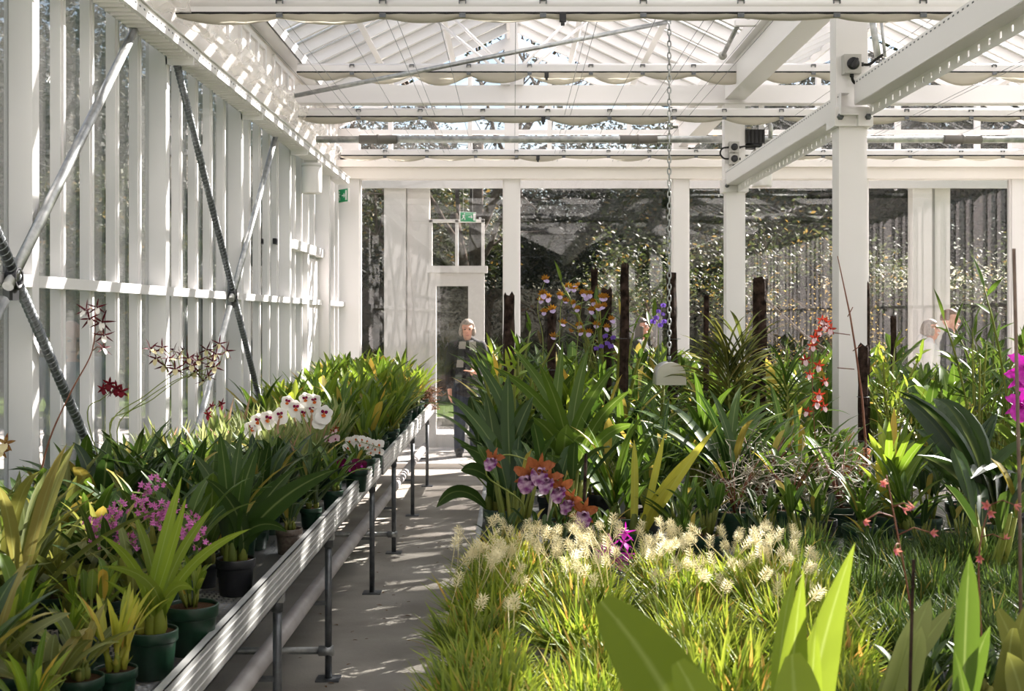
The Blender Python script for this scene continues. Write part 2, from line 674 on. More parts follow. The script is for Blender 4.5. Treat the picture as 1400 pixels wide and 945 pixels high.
# roof slopes
bar_y = [Y0 + .25 + k * .475 for k in range(67)]
sl = math.atan(PITCH)
L_sl = 1.95 / math.cos(sl)
for bi, xr in enumerate((0.0, 3.9)):
    for sgn in (-1, 1):
        nm = ('bench side', 'aisle side') if bi == 0 else ('aisle side', 'far side')
        rt = sroot('ceiling', 'glazed roof slope, %s of the %s gable' % (nm[0 if sgn < 0 else 1], 'nearer' if bi == 0 else 'further'), 'roof')
        Ms = Matrix.Rotation(sgn * sl, 3, 'Y')
        mid = Vector((xr + sgn * .975, 0, (EAVE + RIDGE) / 2))
        b = MB()
        b.box((mid.x, (Y0 + YB) / 2, mid.z + .05), (L_sl, YB - Y0, .006), 0, Ms)
        b.obj('glazing', M['roofglass'], rt)
        b = MB()
        for y in bar_y:
            b.box((mid.x, y, mid.z), (L_sl, .05, .09), 0, Ms)
            b.box((mid.x, y, mid.z + .056), (L_sl, .15, .014), 0, Ms)
        b.obj('glazing_bars', M['white'], rt)
        b = MB()
        for f in (.33, .66):
            b.box((xr + sgn * 1.95 * f, (Y0 + YB) / 2, RIDGE - 1.95 * f * PITCH - .06), (.05, YB - Y0, .06), 0, Ms)
        b.obj('purlins', M['white'], rt)
    b = MB()
    b.box2((xr - .06, Y0, RIDGE - .06), (xr + .06, YB, RIDGE + .1))
    struct('beam', b, M['white'], 'white ridge beam of the %s gable' % ('nearer' if bi == 0 else 'further'))

# valley gutter beam, and eave plates
b = MB()
b.box2((1.86, Y0, 3.60), (2.04, YB, 3.84))
b.box2((1.80, Y0, 3.84), (2.10, YB, 3.95))
struct('beam', b, M['white'], 'deep white valley gutter beam over the column row')
# tie beams across the house at each column pair
for y in (11.1, 7.3, 3.5, -.3):
    b = MB()
    b.box2((-1.9, y - .05, 3.56), (XR, y + .05, 3.725))
    b.box2((-1.9, y - .07, 3.565), (XR, y + .07, 3.575))
    struct('beam', b, M['white'], 'white tie beam across the house at the %s' % {11.1: 'far valley column', 7.3: 'near valley column', 3.5: 'bay over the camera', -.3: 'bay behind the camera'}[y])

# end wall: header, posts, panes, gable glazing
b = MB()
b.box2((XL - .05, YB - .10, 3.235), (XR + .05, YB + .10, 3.36))
b.box2((XL - .05, YB - .16, 3.36), (XR + .05, YB + .10, 3.44))
b.box2((XL - .05, YB - .05, 3.44), (XR + .05, YB + .10, 3.56))
b.box2((XL - .05, YB - .03, 0), (XR + .05, YB + .05, .06))
struct('wall_back', b, M['white2'], 'white header and sill of the glazed end wall')
POSTS = [(-2.06, -1.705, 'corner post with the exit sign'), (-.085, .075, 'post under the gable ridge'), (1.80, 1.965, 'post under the valley'), (3.83, 3.97, 'post under the further ridge'), (5.58, 5.9, 'corner post of the far side')]
for x0, x1, lab in POSTS:
    b = MB()
    top = RIDGE if 'ridge' in lab else 3.8
    b.box2((x0, YB - .05, 0), (x1, YB + .08, top))
    struct('column', b, M['white'], 'white end wall ' + lab)
for k in range(4):
    nwin += 1
    rt = sroot('window_%d' % nwin, 'large clear end wall pane, %s from the bench side' % ('first', 'second', 'third', 'fourth')[k], 'window')
    b = MB()
    b.box2((POSTS[k][1], YB + .018, .06), (POSTS[k + 1][0], YB + .024, 3.24))
    b.obj('pane', M['endglass'], rt)
    b = MB()
    for xx in (POSTS[k][1], POSTS[k + 1][0] - .018):
        b.box2((xx, YB - .02, .06), (xx + .018, YB + .05, 3.24))
    b.obj('frame', M['white'], rt)
for bi, xr in enumerate((0.0, 3.9)):
    nwin += 1
    rt = sroot('window_%d' % nwin, 'glazed triangle of the %s gable above the header' % ('nearer' if bi == 0 else 'further'), 'window')
    b = MB()
    n0 = len(b.v)
    for yy in (YB + .018, YB + .024):
        b.v += [Vector((xr - 1.9, yy, 3.5)), Vector((xr + 1.9, yy, 3.5)), Vector((xr + 1.9, yy, EAVE)), Vector((xr, yy, RIDGE)), Vector((xr - 1.9, yy, EAVE))]
    b.face([0, 1, 2, 3, 4])
    b.face([9, 8, 7, 6, 5])
    b.obj('pane', M['glass'], rt)
    for xx in (-1.36, -.47, .42, 1.31):
        b = MB()
        b.box2((xr + xx - .025, YB - .03, 3.5), (xr + xx + .025, YB + .05, RIDGE - abs(xx) * PITCH))
        b.obj('mullion', M['white'], rt)
    b = MB()
    for sgn in (-1, 1):
        Ms = Matrix.Rotation(sgn * sl, 3, 'Y')
        b.box((xr + sgn * .975, YB, (EAVE + RIDGE) / 2 - .06), (L_sl, .07, .10), 0, Ms)
    b.box2((xr - 1.9, YB - .026, 3.74), (xr + 1.9, YB + .04, 3.79))
    b.obj('frame', M['white'], rt)
# roof vent opening gear near the ridge: two struts each side
for sgn in (-1, 1):
    rt = thing('vent_strut', 'thin white strut propping the roof vent %s the ridge post' % ('on the bench side of' if sgn < 0 else 'on the aisle side of'), 'strut')
    b = MB()
    b.tube([(sgn * .06, 11.0, 3.78), (sgn * .75, 11.9, 4.52)], .014, 6)
    b.tube([(sgn * .06, 11.0, 3.86), (sgn * .62, 11.9, 4.58)], .014, 6)
    b.obj('rod', M['white'], rt)
    b = MB()
    b.box((sgn * .06, 11.02, 3.8), (.08, .05, .16))
    b.obj('bracket', M['white'], rt)
b = MB()
b.box2((-.02, 11.06, 3.7), (.05, 11.12, RIDGE - .05))
struct('column', b, M['white'], 'slim white king post from the tie beam up to the ridge')

# valley columns with clamp plate and bolts
for y, lab in ((7.3, 'near white valley column among the plants'), (11.1, 'far white valley column among the plants'), (3.5, 'white valley column beside the camera bay')):
    rt = sroot('column', lab)
    b = MB()
    b.box2((1.875, y - .05, 0), (2.02, y + .10, 2.80))
    b.box2((2.02, y - .02, 0), (2.045, y + .07, 2.80))
    b.obj('shaft', M['white'], rt)
    b = MB()
    b.box2((1.86, y - .045, 2.80), (2.04, y + .09, 3.62))
    b.obj('upper_shaft', M['white'], rt)
    b = MB()
    b.box2((1.845, y - .075, 2.79), (2.065, y + .12, 2.90))
    b.obj('clamp_plate', M['white'], rt)
    for xx in (1.875, 2.035):
        b = MB()
        b.lathe([(.019, 0), (.019, .016), (.012, .024), (.001, .024)], (xx, y - .074, 2.842), 6, 0, Matrix.Rotation(PI / 2, 3, 'X'), False)
        b.obj('bolt', M['galv_dark'], rt)

# perforated cable channels on the valley columns
def channel(name, label, x, z0, z1, ya, yb_, xo):
    rt = thing(name, label, 'cable channel')
    b = MB()
    b.box2((x, ya, z0), (x + .004, yb_, z1))
    b.box2((x + .0045, ya, z1 - .004), (x + .05, yb_, z1))
    k = 0
    b.obj('web', M['white'], rt)
    b = MB()
    b.box2((x + .005, ya, z0 - .002), (x + xo - .001, yb_, z0 + .004))
    b.obj('underside', M['white'], rt)
    b = MB()
    zl, zh = z0 - .065, z0 + .002
    b.box2((x + xo, ya, zl), (x + xo + .004, yb_, zl + .02))
    b.box2((x + xo, ya, zh - .018), (x + xo + .004, yb_, zh))
    y = ya
    while y < yb_:
        b.box2((x + xo, y, zl + .02), (x + xo + .004, min(y + .102, yb_), zh - .018))
        y += .125
    b.obj('slotted_flange', M['white'], rt)
    b = MB()
    y = ya + .05
    while y < yb_:
        b.box2((x - .0015, y, z1 - .02), (x + .001, y + .02, z1 - .013))
        y += .06
    b.obj('hole_pattern', M['galv_dark'], rt)
    return rt


channel('cable_channel', 'white slotted channel between the near and far valley columns', 1.868, 2.85, 2.975, 7.18, 11.06, .10)
channel('cable_channel', 'white slotted channel reaching from the near valley column over the camera', 1.955, 2.91, 3.05, .8, 7.22, .09)

# left cable tray along the wall
rt = thing('cable_tray', 'long perforated white cable tray running along the bench wall', 'cable tray')
b = MB()
y = -1.0
while y < 13.3:
    b.box2((-1.862, y, 3.1), (-1.72, y + .050, 3.104))
    b.box2((-1.850, y + .018, 3.088), (-1.735, y + .032, 3.102))
    b.box2((-1.862, y + .050, 3.1), (-1.846, y + .080, 3.104))
    b.box2((-1.795, y + .050, 3.1), (-1.785, y + .080, 3.104))
    b.box2((-1.736, y + .050, 3.1), (-1.72, y + .080, 3.104))
    y += .08
b.obj('slotted_base', M['white'], rt)
for xx, nm in ((-1.72, 'side_rail'), (-1.862, 'side_rail')):
    b = MB()
    b.box2((xx, -1, 3.1), (xx + .004, 13.3, 3.165))
    b.box2((xx - .012, -1, 3.161), (xx + .016, 13.3, 3.165))
    b.obj(nm, M['white'], rt)
b = MB()
y = -.9
while y < 13.13:
    b.box2((-1.7159, y, 3.13), (-1.715, y + .022, 3.138))
    y += .07
b.obj('hole_pattern', M['galv_dark'], rt)
for y in (4.95, 6.85, 8.75, 10.65, 12.55):
    b = MB()
    b.box2((-1.87, y - .03, 3.06), (-1.72, y - .01, 3.1))
    b.box2((-1.87, y - .03, 2.93), (-1.862, y - .01, 3.1))
    b.obj('bracket', M['white'], rt)

# downlights
def downlight(label, x, y, z1, z0):
    rt = thing('downlight', label, 'lamp', (x, y, z0))
    h = z1 - z0
    b = MB()
    b.lathe([(.001, h), (.088, h), (.09, h - .01), (.09, .012), (.086, 0), (.078, 0), (.074, .03), (.001, .032)], (0, 0, 0), 28)
    b.obj('housing', M['white'], rt)
    b = MB()
    b.lathe([(.001, .012), (.072, .012), (.072, .016), (.001, .016)], (0, 0, 0), 24)
    b.obj('lens', M['lens'], rt)
    b = MB()
    b.lathe([(.092, h - .035), (.092, h - .02)], (0, 0, 0), 28)
    b.box((0, 0, h + .012), (.12, .12, .03))
    b.obj('mounting_collar', M['grey_panel'], rt)


M['lens'] = mat('warm_lamp_lens', '#e9c894', .3)
downlight('white cylinder downlight under the cable tray on the bench wall', -1.79, 11.3, 3.07, 2.80)
downlight('white cylinder downlight beside the far valley column', 2.19, 11.10, 3.15, 2.84)
rt = thing('drop_bracket', 'slim white drop bracket carrying the downlight beside the far valley column', 'bracket')
b = MB()
b.box2((2.17, 11.08, 3.165), (2.21, 11.12, 3.6))
b.obj('stem', M['white'], rt)

# isolator switches
def isolator(label, px, py, y, s):
    p = at(px, py, y)
    rt = thing('isolator_switch', label, 'switch', p)
    b = MB()
    b.box((0, .03, 0), (s, .06, s * 1.12))
    b.box((0, -.002, 0), (s * .9, .006, s * 1.0))
    b.obj('box', M['grey_plastic'], rt)
    b = MB()
    b.lathe([(s * .36, 0), (s * .36, .012), (s * .3, .02), (.001, .02)], (0, -.004, 0), 18, 0, Matrix.Rotation(PI / 2, 3, 'X'))
    b.box((0, -.03, 0), (s * .14, .02, s * .62), 0, Matrix.Rotation(.7, 3, 'Y'))
    b.obj('knob', M['black'], rt)
    b = MB()
    b.tube([(s * .5, .02, 0), (s * .68, .02, 0)], .012, 8)
    b.obj('cable_gland', M['black'], rt)
    b = MB()
    b.tube([(0, .02, -s * .55), (0, .02, -s * .75)], .012, 8)
    b.obj('cable_gland', M['black'], rt)
    return p


p1 = isolator('grey isolator switch with black knob high on the near valley column', 1166, 87, 7.19, .098)
p2 = isolator('upper of two grey isolator switches on the far valley column', 1004, 201, 10.99, .085)
p3 = isolator('lower of two grey isolator switches on the far valley column', 1004, 217, 10.99, .085)


def cable(label, pts, r=.007):
    b = MB()
    P = [Vector(p) for p in pts]
    Q = []
    for i in range(len(P) - 1):
        a0, a1, a2, a3 = P[max(i - 1, 0)], P[i], P[i + 1], P[min(i + 2, len(P) - 1)]
        for k in range(6):
            t = k / 6
            Q.append(.5 * ((2 * a1) + (a2 - a0) * t + (2 * a0 - 5 * a1 + 4 * a2 - a3) * t * t + (3 * a1 - a0 - 3 * a2 + a3) * t ** 3))
    Q.append(P[-1])
    b.tube(Q, r, 7)
    return tag(b.obj('power_cable', M['black_rubber']), label, 'cable')


cable('black cable from the near column switch up into the slotted channel', [p1 + Vector((.06, .02, 0)), p1 + Vector((.10, .02, .0)), p1 + Vector((.14, .0, .03)), p1 + Vector((.17, .0, .05))], .008)
cable('black cable looping under the near column switch', [p1 + Vector((0, .02, -.06)), p1 + Vector((.01, .02, -.10)), p1 + Vector((.05, .02, -.12)), p1 + Vector((.09, .03, -.11))], .008)
cable('black cable looped beside the pair of switches on the far column', [p2 + Vector((-.045, .02, 0)), p2 + Vector((-.10, .02, -.01)), p2 + Vector((-.12, .02, -.055)), p2 + Vector((-.09, .02, -.095)), p3 + Vector((-.045, .02, 0))], .008)
cable('black cable from the far column switches to the motor', [p2 + Vector((.05, .02, 0)), p2 + Vector((.10, .02, .01)), p2 + Vector((.16, .05, .02)), p2 + Vector((.2, .1, .06))], .008)
rt = thing('vent_motor', 'dark vent motor mounted behind the channel on the far column', 'motor', at(1030, 188, 11.12))
b = MB()
b.box((0, 0, .0), (.17, .16, .12))
b.lathe([(.075, -.10), (.085, -.06)], (0, 0, 0), 16, 0, None, True, True)
b.obj('housing', M['black'], rt)
b = MB()
for k in range(5):
    b.box((-.068 + k * .034, -.083, 0), (.008, .012, .11))
b.obj('cooling_fin', M['black_rubber'], rt)
rt = thing('motor_pipe', 'short grey bent pipe above the vent motor', 'pipe')
b = MB()
b.tube([at(1053, 190, 11.2), at(1054, 172, 11.2), at(1050, 165, 11.2), at(1040, 163, 11.2)], .02, 8)
b.obj('bend', M['galv'], rt)

# shade curtain rails
def shade_rail(label, y, z, x0, x1, h=.035, sag=.045, seed=1):
    rr = random.Random(seed)
    rt = thing('shade_curtain', label, 'shade curtain')
    b = MB()
    b.box2((x0, y - .02, z), (x1, y + .02, z + h))
    b.tube([(x0, y + .01, z + h * .8), (x1, y + .01, z + h * .8)], h * .6, 10)
    b.obj('rail', M['white'], rt)
    b = MB()
    b.box2((x0 - .005, y - .024, z - .013), (x1 + .005, y + .02, z))
    b.obj('gasket_strip', M['black_rubber'], rt)
    # folded cloth hanging below in shallow swags
    n = int((x1 - x0) / .06)
    b = MB()
    knots = [x0]
    while knots[-1] < x1 - .3:
        knots.append(knots[-1] + rr.uniform(.42, .56))
    knots[-1] = x1
    sw = [rr.uniform(.5, 1.2) for _ in knots]
    rows = 7
    for i in range(n + 1):
        x = x0 + (x1 - x0) * i / n
        k = max(j for j in range(len(knots)) if knots[j] <= x + 1e-6)
        k = min(k, len(knots) - 2)
        t = (x - knots[k]) / (knots[k + 1] - knots[k])
        d = .012 + sag * sw[k] * math.sin(PI * min(max(t, 0), 1)) ** .8
        for j in range(rows + 1):
            a = PI * j / rows
            b.v.append(Vector((x, y - .028 * math.cos(a) * (1 + .25 * math.sin(x * 40 + j)), z - .013 - d * math.sin(a))))
    for i in range(n):
        for j in range(rows):
            o = i * (rows + 1) + j
            b.face([o, o + rows + 1, o + rows + 2, o + 1], 0, None, True)
    b.obj('shade_cloth', M['cloth'], rt)
    for x in knots[1:-1]:
        b = MB()
        b.box((x, y - .026, z + h + .004), (.034, .02, .006))
        b.box((x - .017, y - .026, z + h - .006), (.005, .02, .022))
        b.box((x + .017, y - .026, z + h - .006), (.005, .02, .022))
        b.obj('clip', M['galv_dark'], rt)
        b = MB()
        b.box((x, y - .03, z - .02), (.034, .014, .022))
        b.obj('clip', M['galv_dark'], rt)
    for x in (x0 + .28 * (x1 - x0), x0 + .62 * (x1 - x0)):
        b = MB()
        b.box((x, y - .03, z - .03), (.035, .03, .05))
        b.box((x, y - .03, z - .06), (.02, .02, .03))
        b.obj('wire_guide', M['black'], rt)
    return rt


shade_rail('rolled cream shade curtain nearest the camera, across the top of the photo', 6.8, 3.335, -1.80, 5.6, .06, .035, 2)
shade_rail('upper cream shade curtain above the tie beam, seen below the gable', 10.5, 3.735, -1.78, 5.6, .05, .085, 3)
shade_rail('cream shade curtain just below the white tie beam', 10.75, 3.405, -1.81, 5.6, .05, .05, 5)
shade_rail('furthest cream shade curtain, just above the end wall header', 13.3, 3.40, -1.80, 5.6, .045, .04, 7)

# roller tube with grey couplings
rt = thing('roller_tube', 'long galvanised roller tube with grey couplings under the roof', 'pipe')
b = MB()
b.tube([(-1.78, 11.5, 3.312), (5.7, 11.5, 3.312)], .032, 14)
b.obj('tube', M['galv'], rt)
for xx in (-1.22, 1.15, 4.1):
    b = MB()
    b.tube([(xx - .17, 11.5, 3.312), (xx + .17, 11.5, 3.312)], .041, 14)
    b.tube([(xx - .012, 11.5, 3.312), (xx + .012, 11.5, 3.312)], .047, 14)
    b.obj('coupling', mat('coupling_grey', '#77736f', .6), rt)
# slanting tie rod
rt = thing('tie_rod', 'slanting galvanised tie rod rising across the gable', 'rod')
b = MB()
b.tube([(-1.80, 10.35, 3.505), (1.30, 10.35, 4.12)], .019, 10)
b.obj('rod', M['galv'], rt)
b = MB()
b.box((-1.82, 10.35, 3.505), (.07, .05, .09))
b.obj('bracket', M['white'], rt)
# roller stub pipes over the valley beam
for px0, py0, px1, py1, lab in ((988, 76, 1010, 32, 'stub of grey roller pipe leaning beside the valley beam'),):
    rt = thing('roller_pipe', lab, 'pipe')
    b = MB()
    b.tube([at(px0, py0, 9.9), at(px1, py1, 9.3)], .018, 10)
    b.obj('pipe', M['galv'], rt)
    b = MB()
    b.ball(at(px0, py0, 9.9), (.035, .035, .035))
    b.obj('end_bearing', M['grey_plastic'], rt)
    q = at(px1, py1, 9.3)
    b = MB()
    b.box2((q.x - .03, 9.27, q.z - .02), (1.81, 9.33, q.z + .02))
    b.obj('bracket', M['white'], rt)
rt = thing('hanging_rod', 'grey rod hanging from the roof behind the near valley column', 'rod')
b = MB()
b.tube([at(1192, 20, 8.2), at(1200, 78, 8.2)], .022, 8)
b.tube([at(1204, 20, 8.2), at(1210, 78, 8.2)], .010, 8)
b.obj('rod', M['galv'], rt)

# support wires along the house
for k, xx in enumerate((-1.52, -1.36, -1.3, -.98, -.72, -.66, -.42, 0.02, .44, .49, .82, 1.1, 1.16, 1.42, 1.5, 2.4, 2.9, 3.4, 3.45, 4.2)):
    b = MB()
    b.tube([(xx, 1.0, 3.405), (xx, 6.8, 3.40), (xx + .01, 14.1, 3.42)], .0019, 4)
    tag(b.obj('support_wire', M['galv_dark']), 'thin taut steel wire strung along the house below the roof', 'wire', 'support wires under the roof')

# crossed bracing tubes on the bench wall
def brace(label, p, q, m, spiral=False):
    rt = thing('brace_tube', label, 'brace')
    b = MB()
    p, q = Vector(p), Vector(q)
    b.tube([p, q], .019 if spiral else .021, 10)
    b.obj('tube', m, rt)
    if spiral:
        b = MB()
        d = (q - p).normalized()
        u = d.orthogonal().normalized()
        v = d.cross(u)
        L = (q - p).length
        n = int(L / .028) * 8
        b.tube([p + d * (L * i / n) + (u * math.cos(i * PI / 4) + v * math.sin(i * PI / 4)) * .0195 for i in range(n + 1)], .0035, 4, 0, False)
        b.obj('spiral_wrap', M['galv_mid'], rt)
    return rt


M['galv_mid'] = mat('mid_steel', '#808486', .45, .7)
xb = -1.835
for yc, nm in ((4.66, 'nearest column'), (8.32, 'third column')):
    zc = 1.86
    brace('plain grey brace tube rising away over the %s' % nm, (xb, yc - .06, zc - .05), (xb, yc + 1.52, zc + 1.26), M['galv'])
    brace('plain grey brace tube running down towards the camera from the %s' % nm, (xb, yc - .1, zc - .1), (xb, yc - 1.45, zc - 1.25), M['galv'])
    brace('dark spiral-wrapped brace tube rising towards the camera from the %s' % nm, (xb, yc + .02, zc - .02), (xb, yc - 1.46, zc + 1.27), M['galv_dark'], True)
    brace('dark spiral-wrapped brace tube running down and away from the %s' % nm, (xb, yc + .05, zc - .05), (xb, yc + 1.42, zc - 1.25), M['galv_dark'], True)
    rt = thing('brace_clamp', 'black clamp ring where the braces cross at the %s' % nm, 'clamp', (xb, yc, zc))
    b = MB()
    b.lathe([(.03, -.02), (.042, -.02), (.042, .02), (.03, .02), (.03, -.02)], (0, 0, -.02), 14, 0, Matrix.Rotation(PI / 2, 3, 'Y'))
    b.box((0, 0, -.075), (.012, .06, .05))
    b.obj('ring', M['black'], rt)
    b = MB()
    b.box((-.02, 0, -.02), (.03, .04, .16))
    b.obj('bracket', M['galv_dark'], rt)

# rolled plastic film above the tray
b = MB()
n = 110
rows = 10
for i in range(n + 1):
    y = 4.2 + 8.9 * i / n
    for j in range(rows):
        a = 2 * PI * j / rows
        r = .055 + .04 * noise.noise(Vector((y * 3.1, a * 1.3, 0))) + .025 * noise.noise(Vector((y * 11, a * 3, 4)))
        r *= .7 + .6 * abs(math.sin(y * 1.65))
        b.v.append(Vector((-1.80 + r * math.cos(a), y, 3.40 + r * 1.25 * math.sin(a))))
for i in range(n):
    for j in range(rows):
        j2 = (j + 1) % rows
        b.face([i * rows + j, i * rows + j2, (i + 1) * rows + j2, (i + 1) * rows + j], 0, None, False)
tag(b.obj('rolled_film', M['film']), 'crinkled clear plastic film rolled up above the cable tray', 'plastic film')

# exit sign on the corner post, and small black sensors
def exit_sign(label, loc, w, h, rz):
    rt = thing('exit_sign', label, 'sign', loc, rz)
    b = MB()
    b.box((0, .012, 0), (w, .024, h))
    b.obj('case', M['white'], rt)
    b = MB()
    b.box((0, -.002, 0), (w * .94, .006, h * .92))
    b.obj('green_face', mat('exit_green', '#11925a', .4), rt)
    b = MB()
    s = h * .8
    Y = -.008
    def bar(x0, z0, x1, z1, t):
        d = Vector((x1 - x0, 0, z1 - z0))
        b.box(((x0 + x1) / 2 * s, Y, (z0 + z1) / 2 * s), (d.length * s, .004, t * s), 0, Matrix.Rotation(-math.atan2(d.z, d.x), 3, 'Y'))
    ox = -.55
    b.lathe([(.08 * s, -.002), (.08 * s, .002)], ((ox + .08) * s, Y, .36 * s), 12, 0, Matrix.Rotation(PI / 2, 3, 'X'), False, True)
    bar(ox, .22, ox - .06, -.05, .15)
    bar(ox - .05, -.05, ox + .16, -.2, .09)
    bar(ox + .16, -.2, ox + .12, -.42, .08)
    bar(ox - .07, -.05, ox - .2, -.28, .09)
    bar(ox - .2, -.28, ox - .36, -.28, .08)
    bar(ox, .2, ox + .22, .1, .07)
    bar(ox, .2, ox - .22, .12, .07)
    bar(.05, 0, .55, 0, .1)
    bar(.55, 0, .38, .17, .09)
    bar(.55, 0, .38, -.17, .09)
    b.box((w * .38, Y, 0), (w * .12, .004, h * .72))
    b.obj('pictogram', M['white'], rt)


exit_sign('small green exit sign edge-on on the corner post', (-1.865, 13.9, 3.03), .26, .15, -PI / 2 + .62)
for k, (px, py, y, lab) in enumerate(((373, 330, 10.2, 'small black sensor box high on the bench wall, the larger one'), (347, 330, 9.6, 'smaller black sensor box beside the third column'))):
    rt = thing('sensor_box', lab, 'sensor', (-1.93, y, at(px, py, y).z))
    b = MB()
    b.box((.02, 0, 0), (.03, .07, .045))
    b.obj('case', M['black'], rt)
    b = MB()
    b.box((.037, 0, 0), (.004, .05, .03))
    b.obj('face', M['black_rubber'], rt)

# chain with metal bucket
rt = thing('hanging_chain', 'long steel chain hanging from the roof into the plants', 'chain')
b = MB()
ch = at(915, 500, 7.2)
z = 1.485
k = 0
while z < 3.52:
    u = Vector((1, 0, 0)) if k % 2 else Vector((0, 1, 0))
    pts = []
    for j in range(9):
        a = 2 * PI * j / 8
        pts.append(Vector((ch.x, ch.y, z + .02)) + u * (.010 * math.cos(a)) + Vector((0, 0, .021 * math.sin(a))))
    b.tube(pts, .0038, 4, 0, False)
    z += .033
    k += 1
b.obj('links', M['galv'], rt)
b = MB()
b.tube([(ch.x, ch.y, 3.51), (ch.x, ch.y, 3.54), (ch.x + .01, ch.y + .04, 3.57)], .006, 6)
b.obj('hook', M['galv'], rt)
rt = thing('metal_hood', 'shiny metal sensor hood hanging on the chain among the leaves', 'hood', (ch.x, ch.y, 1.375))
rt.scale = (.8, .8, .8)
b = MB()
n = 14
prof = []
for j in range(n + 1):
    a = PI * j / n
    prof.append((.10 * math.cos(a), .085 * math.sin(a)))
prof = [(.105, -.075)] + prof + [(-.105, -.075)]
for yy in (-.13, .13):
    for (x, z) in prof:
        b.v.append(Vector((x, yy, z)))
k = len(prof)
for j in range(k - 1):
    b.face([j, j + 1, k + j + 1, k + j], 0, None, True)
b.face(list(range(k))[::-1])
b.face([k + j for j in range(k)])
b.obj('shell', mat('brushed_metal', '#bdbab6', .3, .8), rt)
b = MB()
b.tube([(0, 0, .08), (0, 0, .125)], .012, 8)
b.obj('fitting', M['galv_dark'], rt)

# ------------------------------------------------------------------ benches
def meshmat():
    m = bpy.data.materials.new('expanded_metal')
    m.use_nodes = True
    n = m.node_tree.nodes
    l = m.node_tree.links
    p = n['Principled BSDF']
    p.inputs['Base Color'].default_value = lin('#74777a')
    p.inputs['Metallic'].default_value = .7
    p.inputs['Roughness'].default_value = .4
    tc = n.new('ShaderNodeTexCoord')
    br = n.new('ShaderNodeTexBrick')
    br.inputs['Scale'].default_value = 1
    br.inputs['Brick Width'].default_value = .04
    br.inputs['Row Height'].default_value = .016
    br.inputs['Mortar Size'].default_value = .0032
    l.new(tc.outputs['Object'], br.inputs['Vector'])
    tr = n.new('ShaderNodeBsdfTransparent')
    mx = n.new('ShaderNodeMixShader')
    l.new(br.outputs['Fac'], mx.inputs[0])
    l.new(tr.outputs[0], mx.inputs[1])
    l.new(p.outputs[0], mx.inputs[2])
    l.new(mx.outputs[0], n['Material Output'].inputs['Surface'])
    return m


M['mesh'] = meshmat()
ZB = .745


def bench(label, x0, x1, ya, yb_, legs_y, front, cross=()):
    """front = +1: rail with legs on the x1 edge is the one seen; legs on both long edges"""
    rt = thing('plant_bench', label, 'bench')
    b = MB()
    b.box2((x0 + .01, ya + .01, ZB - .004), (x1 - .01, yb_ - .01, ZB))
    b.obj('mesh_top', M['mesh'], rt)
    for xx, s in ((x1, 1), (x0, -1)):
        b = MB()
        b.box2((xx - .004 * s, ya, .69), (xx, yb_, .812))
        b.box2((xx - .022 * s, ya, .806), (xx, yb_, .812))
        b.box2((xx - .03 * s, ya, .69), (xx, yb_, .694))
        er = b.obj('edge_rail', M['alu'], rt)
        b = MB()
        for z in (.718, .742, .766, .788):
            b.box2((xx, ya, z - .0014), (xx + .003 * s, yb_, z + .0014))
        b.obj('rib', M['alu_rib'], er)
    for yy in (ya, yb_ - .004):
        b = MB()
        b.box2((x0, yy, .69), (x1, yy + .004, .812))
        b.obj('end_rail', M['alu'], rt)
    for yy in legs_y:
        for xx in (x1 - .03, x0 + .06):
            b = MB()
            b.tube([(xx, yy, 0), (xx, yy, .69)], .0165, 10)
            b.tube([(xx, yy, .62), (xx, yy, .68)], .021, 10)
            lg = b.obj('leg', M['galv_dark'], rt)
            b = MB()
            b.box((xx, yy, .004), (.11, .10, .008))
            b.obj('foot_plate', M['galv_dark'], lg)
        b = MB()
        b.box2((x0 + .03, yy - .02, .655), (x1 - .004, yy + .02, .69))
        b.obj('cross_bearer', M['galv'], rt)
    for yy in cross:
        b = MB()
        b.tube([(x0 + .06, yy, .135), (x1 - .03, yy, .135)], .017, 10)
        b.tube([(x1 - .075, yy, .135), (x1 - .005, yy, .135)], .025, 10)
        b.obj('cross_pipe', M['galv'], rt)
    return rt


bench('long mesh-topped bench with aluminium edge holding the orchids near the camera', -1.78, -.83, .9, 8.02, (2.2, 4.63, 5.92, 7.77), 1, (2.2, 5.92))
bench('further mesh-topped bench in sunshine by the end wall', -1.78, -.82, 8.06, 13.55, (9.09, 10.8, 12.66), 1, (9.09,))
rt = thing('heating_pipe', 'long white heating pipe running low under the bench edge', 'pipe')
b = MB()
b.tube([(-.935, .9, .46), (-.935, 6.2, .40), (-.93, 13.6, .31)], .036, 14)
b.obj('pipe', M['pipe_white'], rt)
for yy in (2.2, 4.63, 5.92, 7.77, 9.09, 10.8, 12.66):
    b = MB()
    zz = .46 - .0115 * (yy - .9) - .04
    b.box2((-.965, yy - .012, zz - .012), (-.85, yy + .012, zz + .004))
    b.obj('pipe_hanger', M['galv_dark'], rt)
bench('mesh bench crowded with orchids between the aisle and the columns', -.15, 1.82, .9, 13.5, (1.5, 3.3, 5.3, 7.1, 9.0, 11, 13), 1)
bench('mesh bench of reedy orchids beyond the valley columns', 2.08, 4.6, 3.0, 13.5, (4, 6, 8, 10, 12), 1)

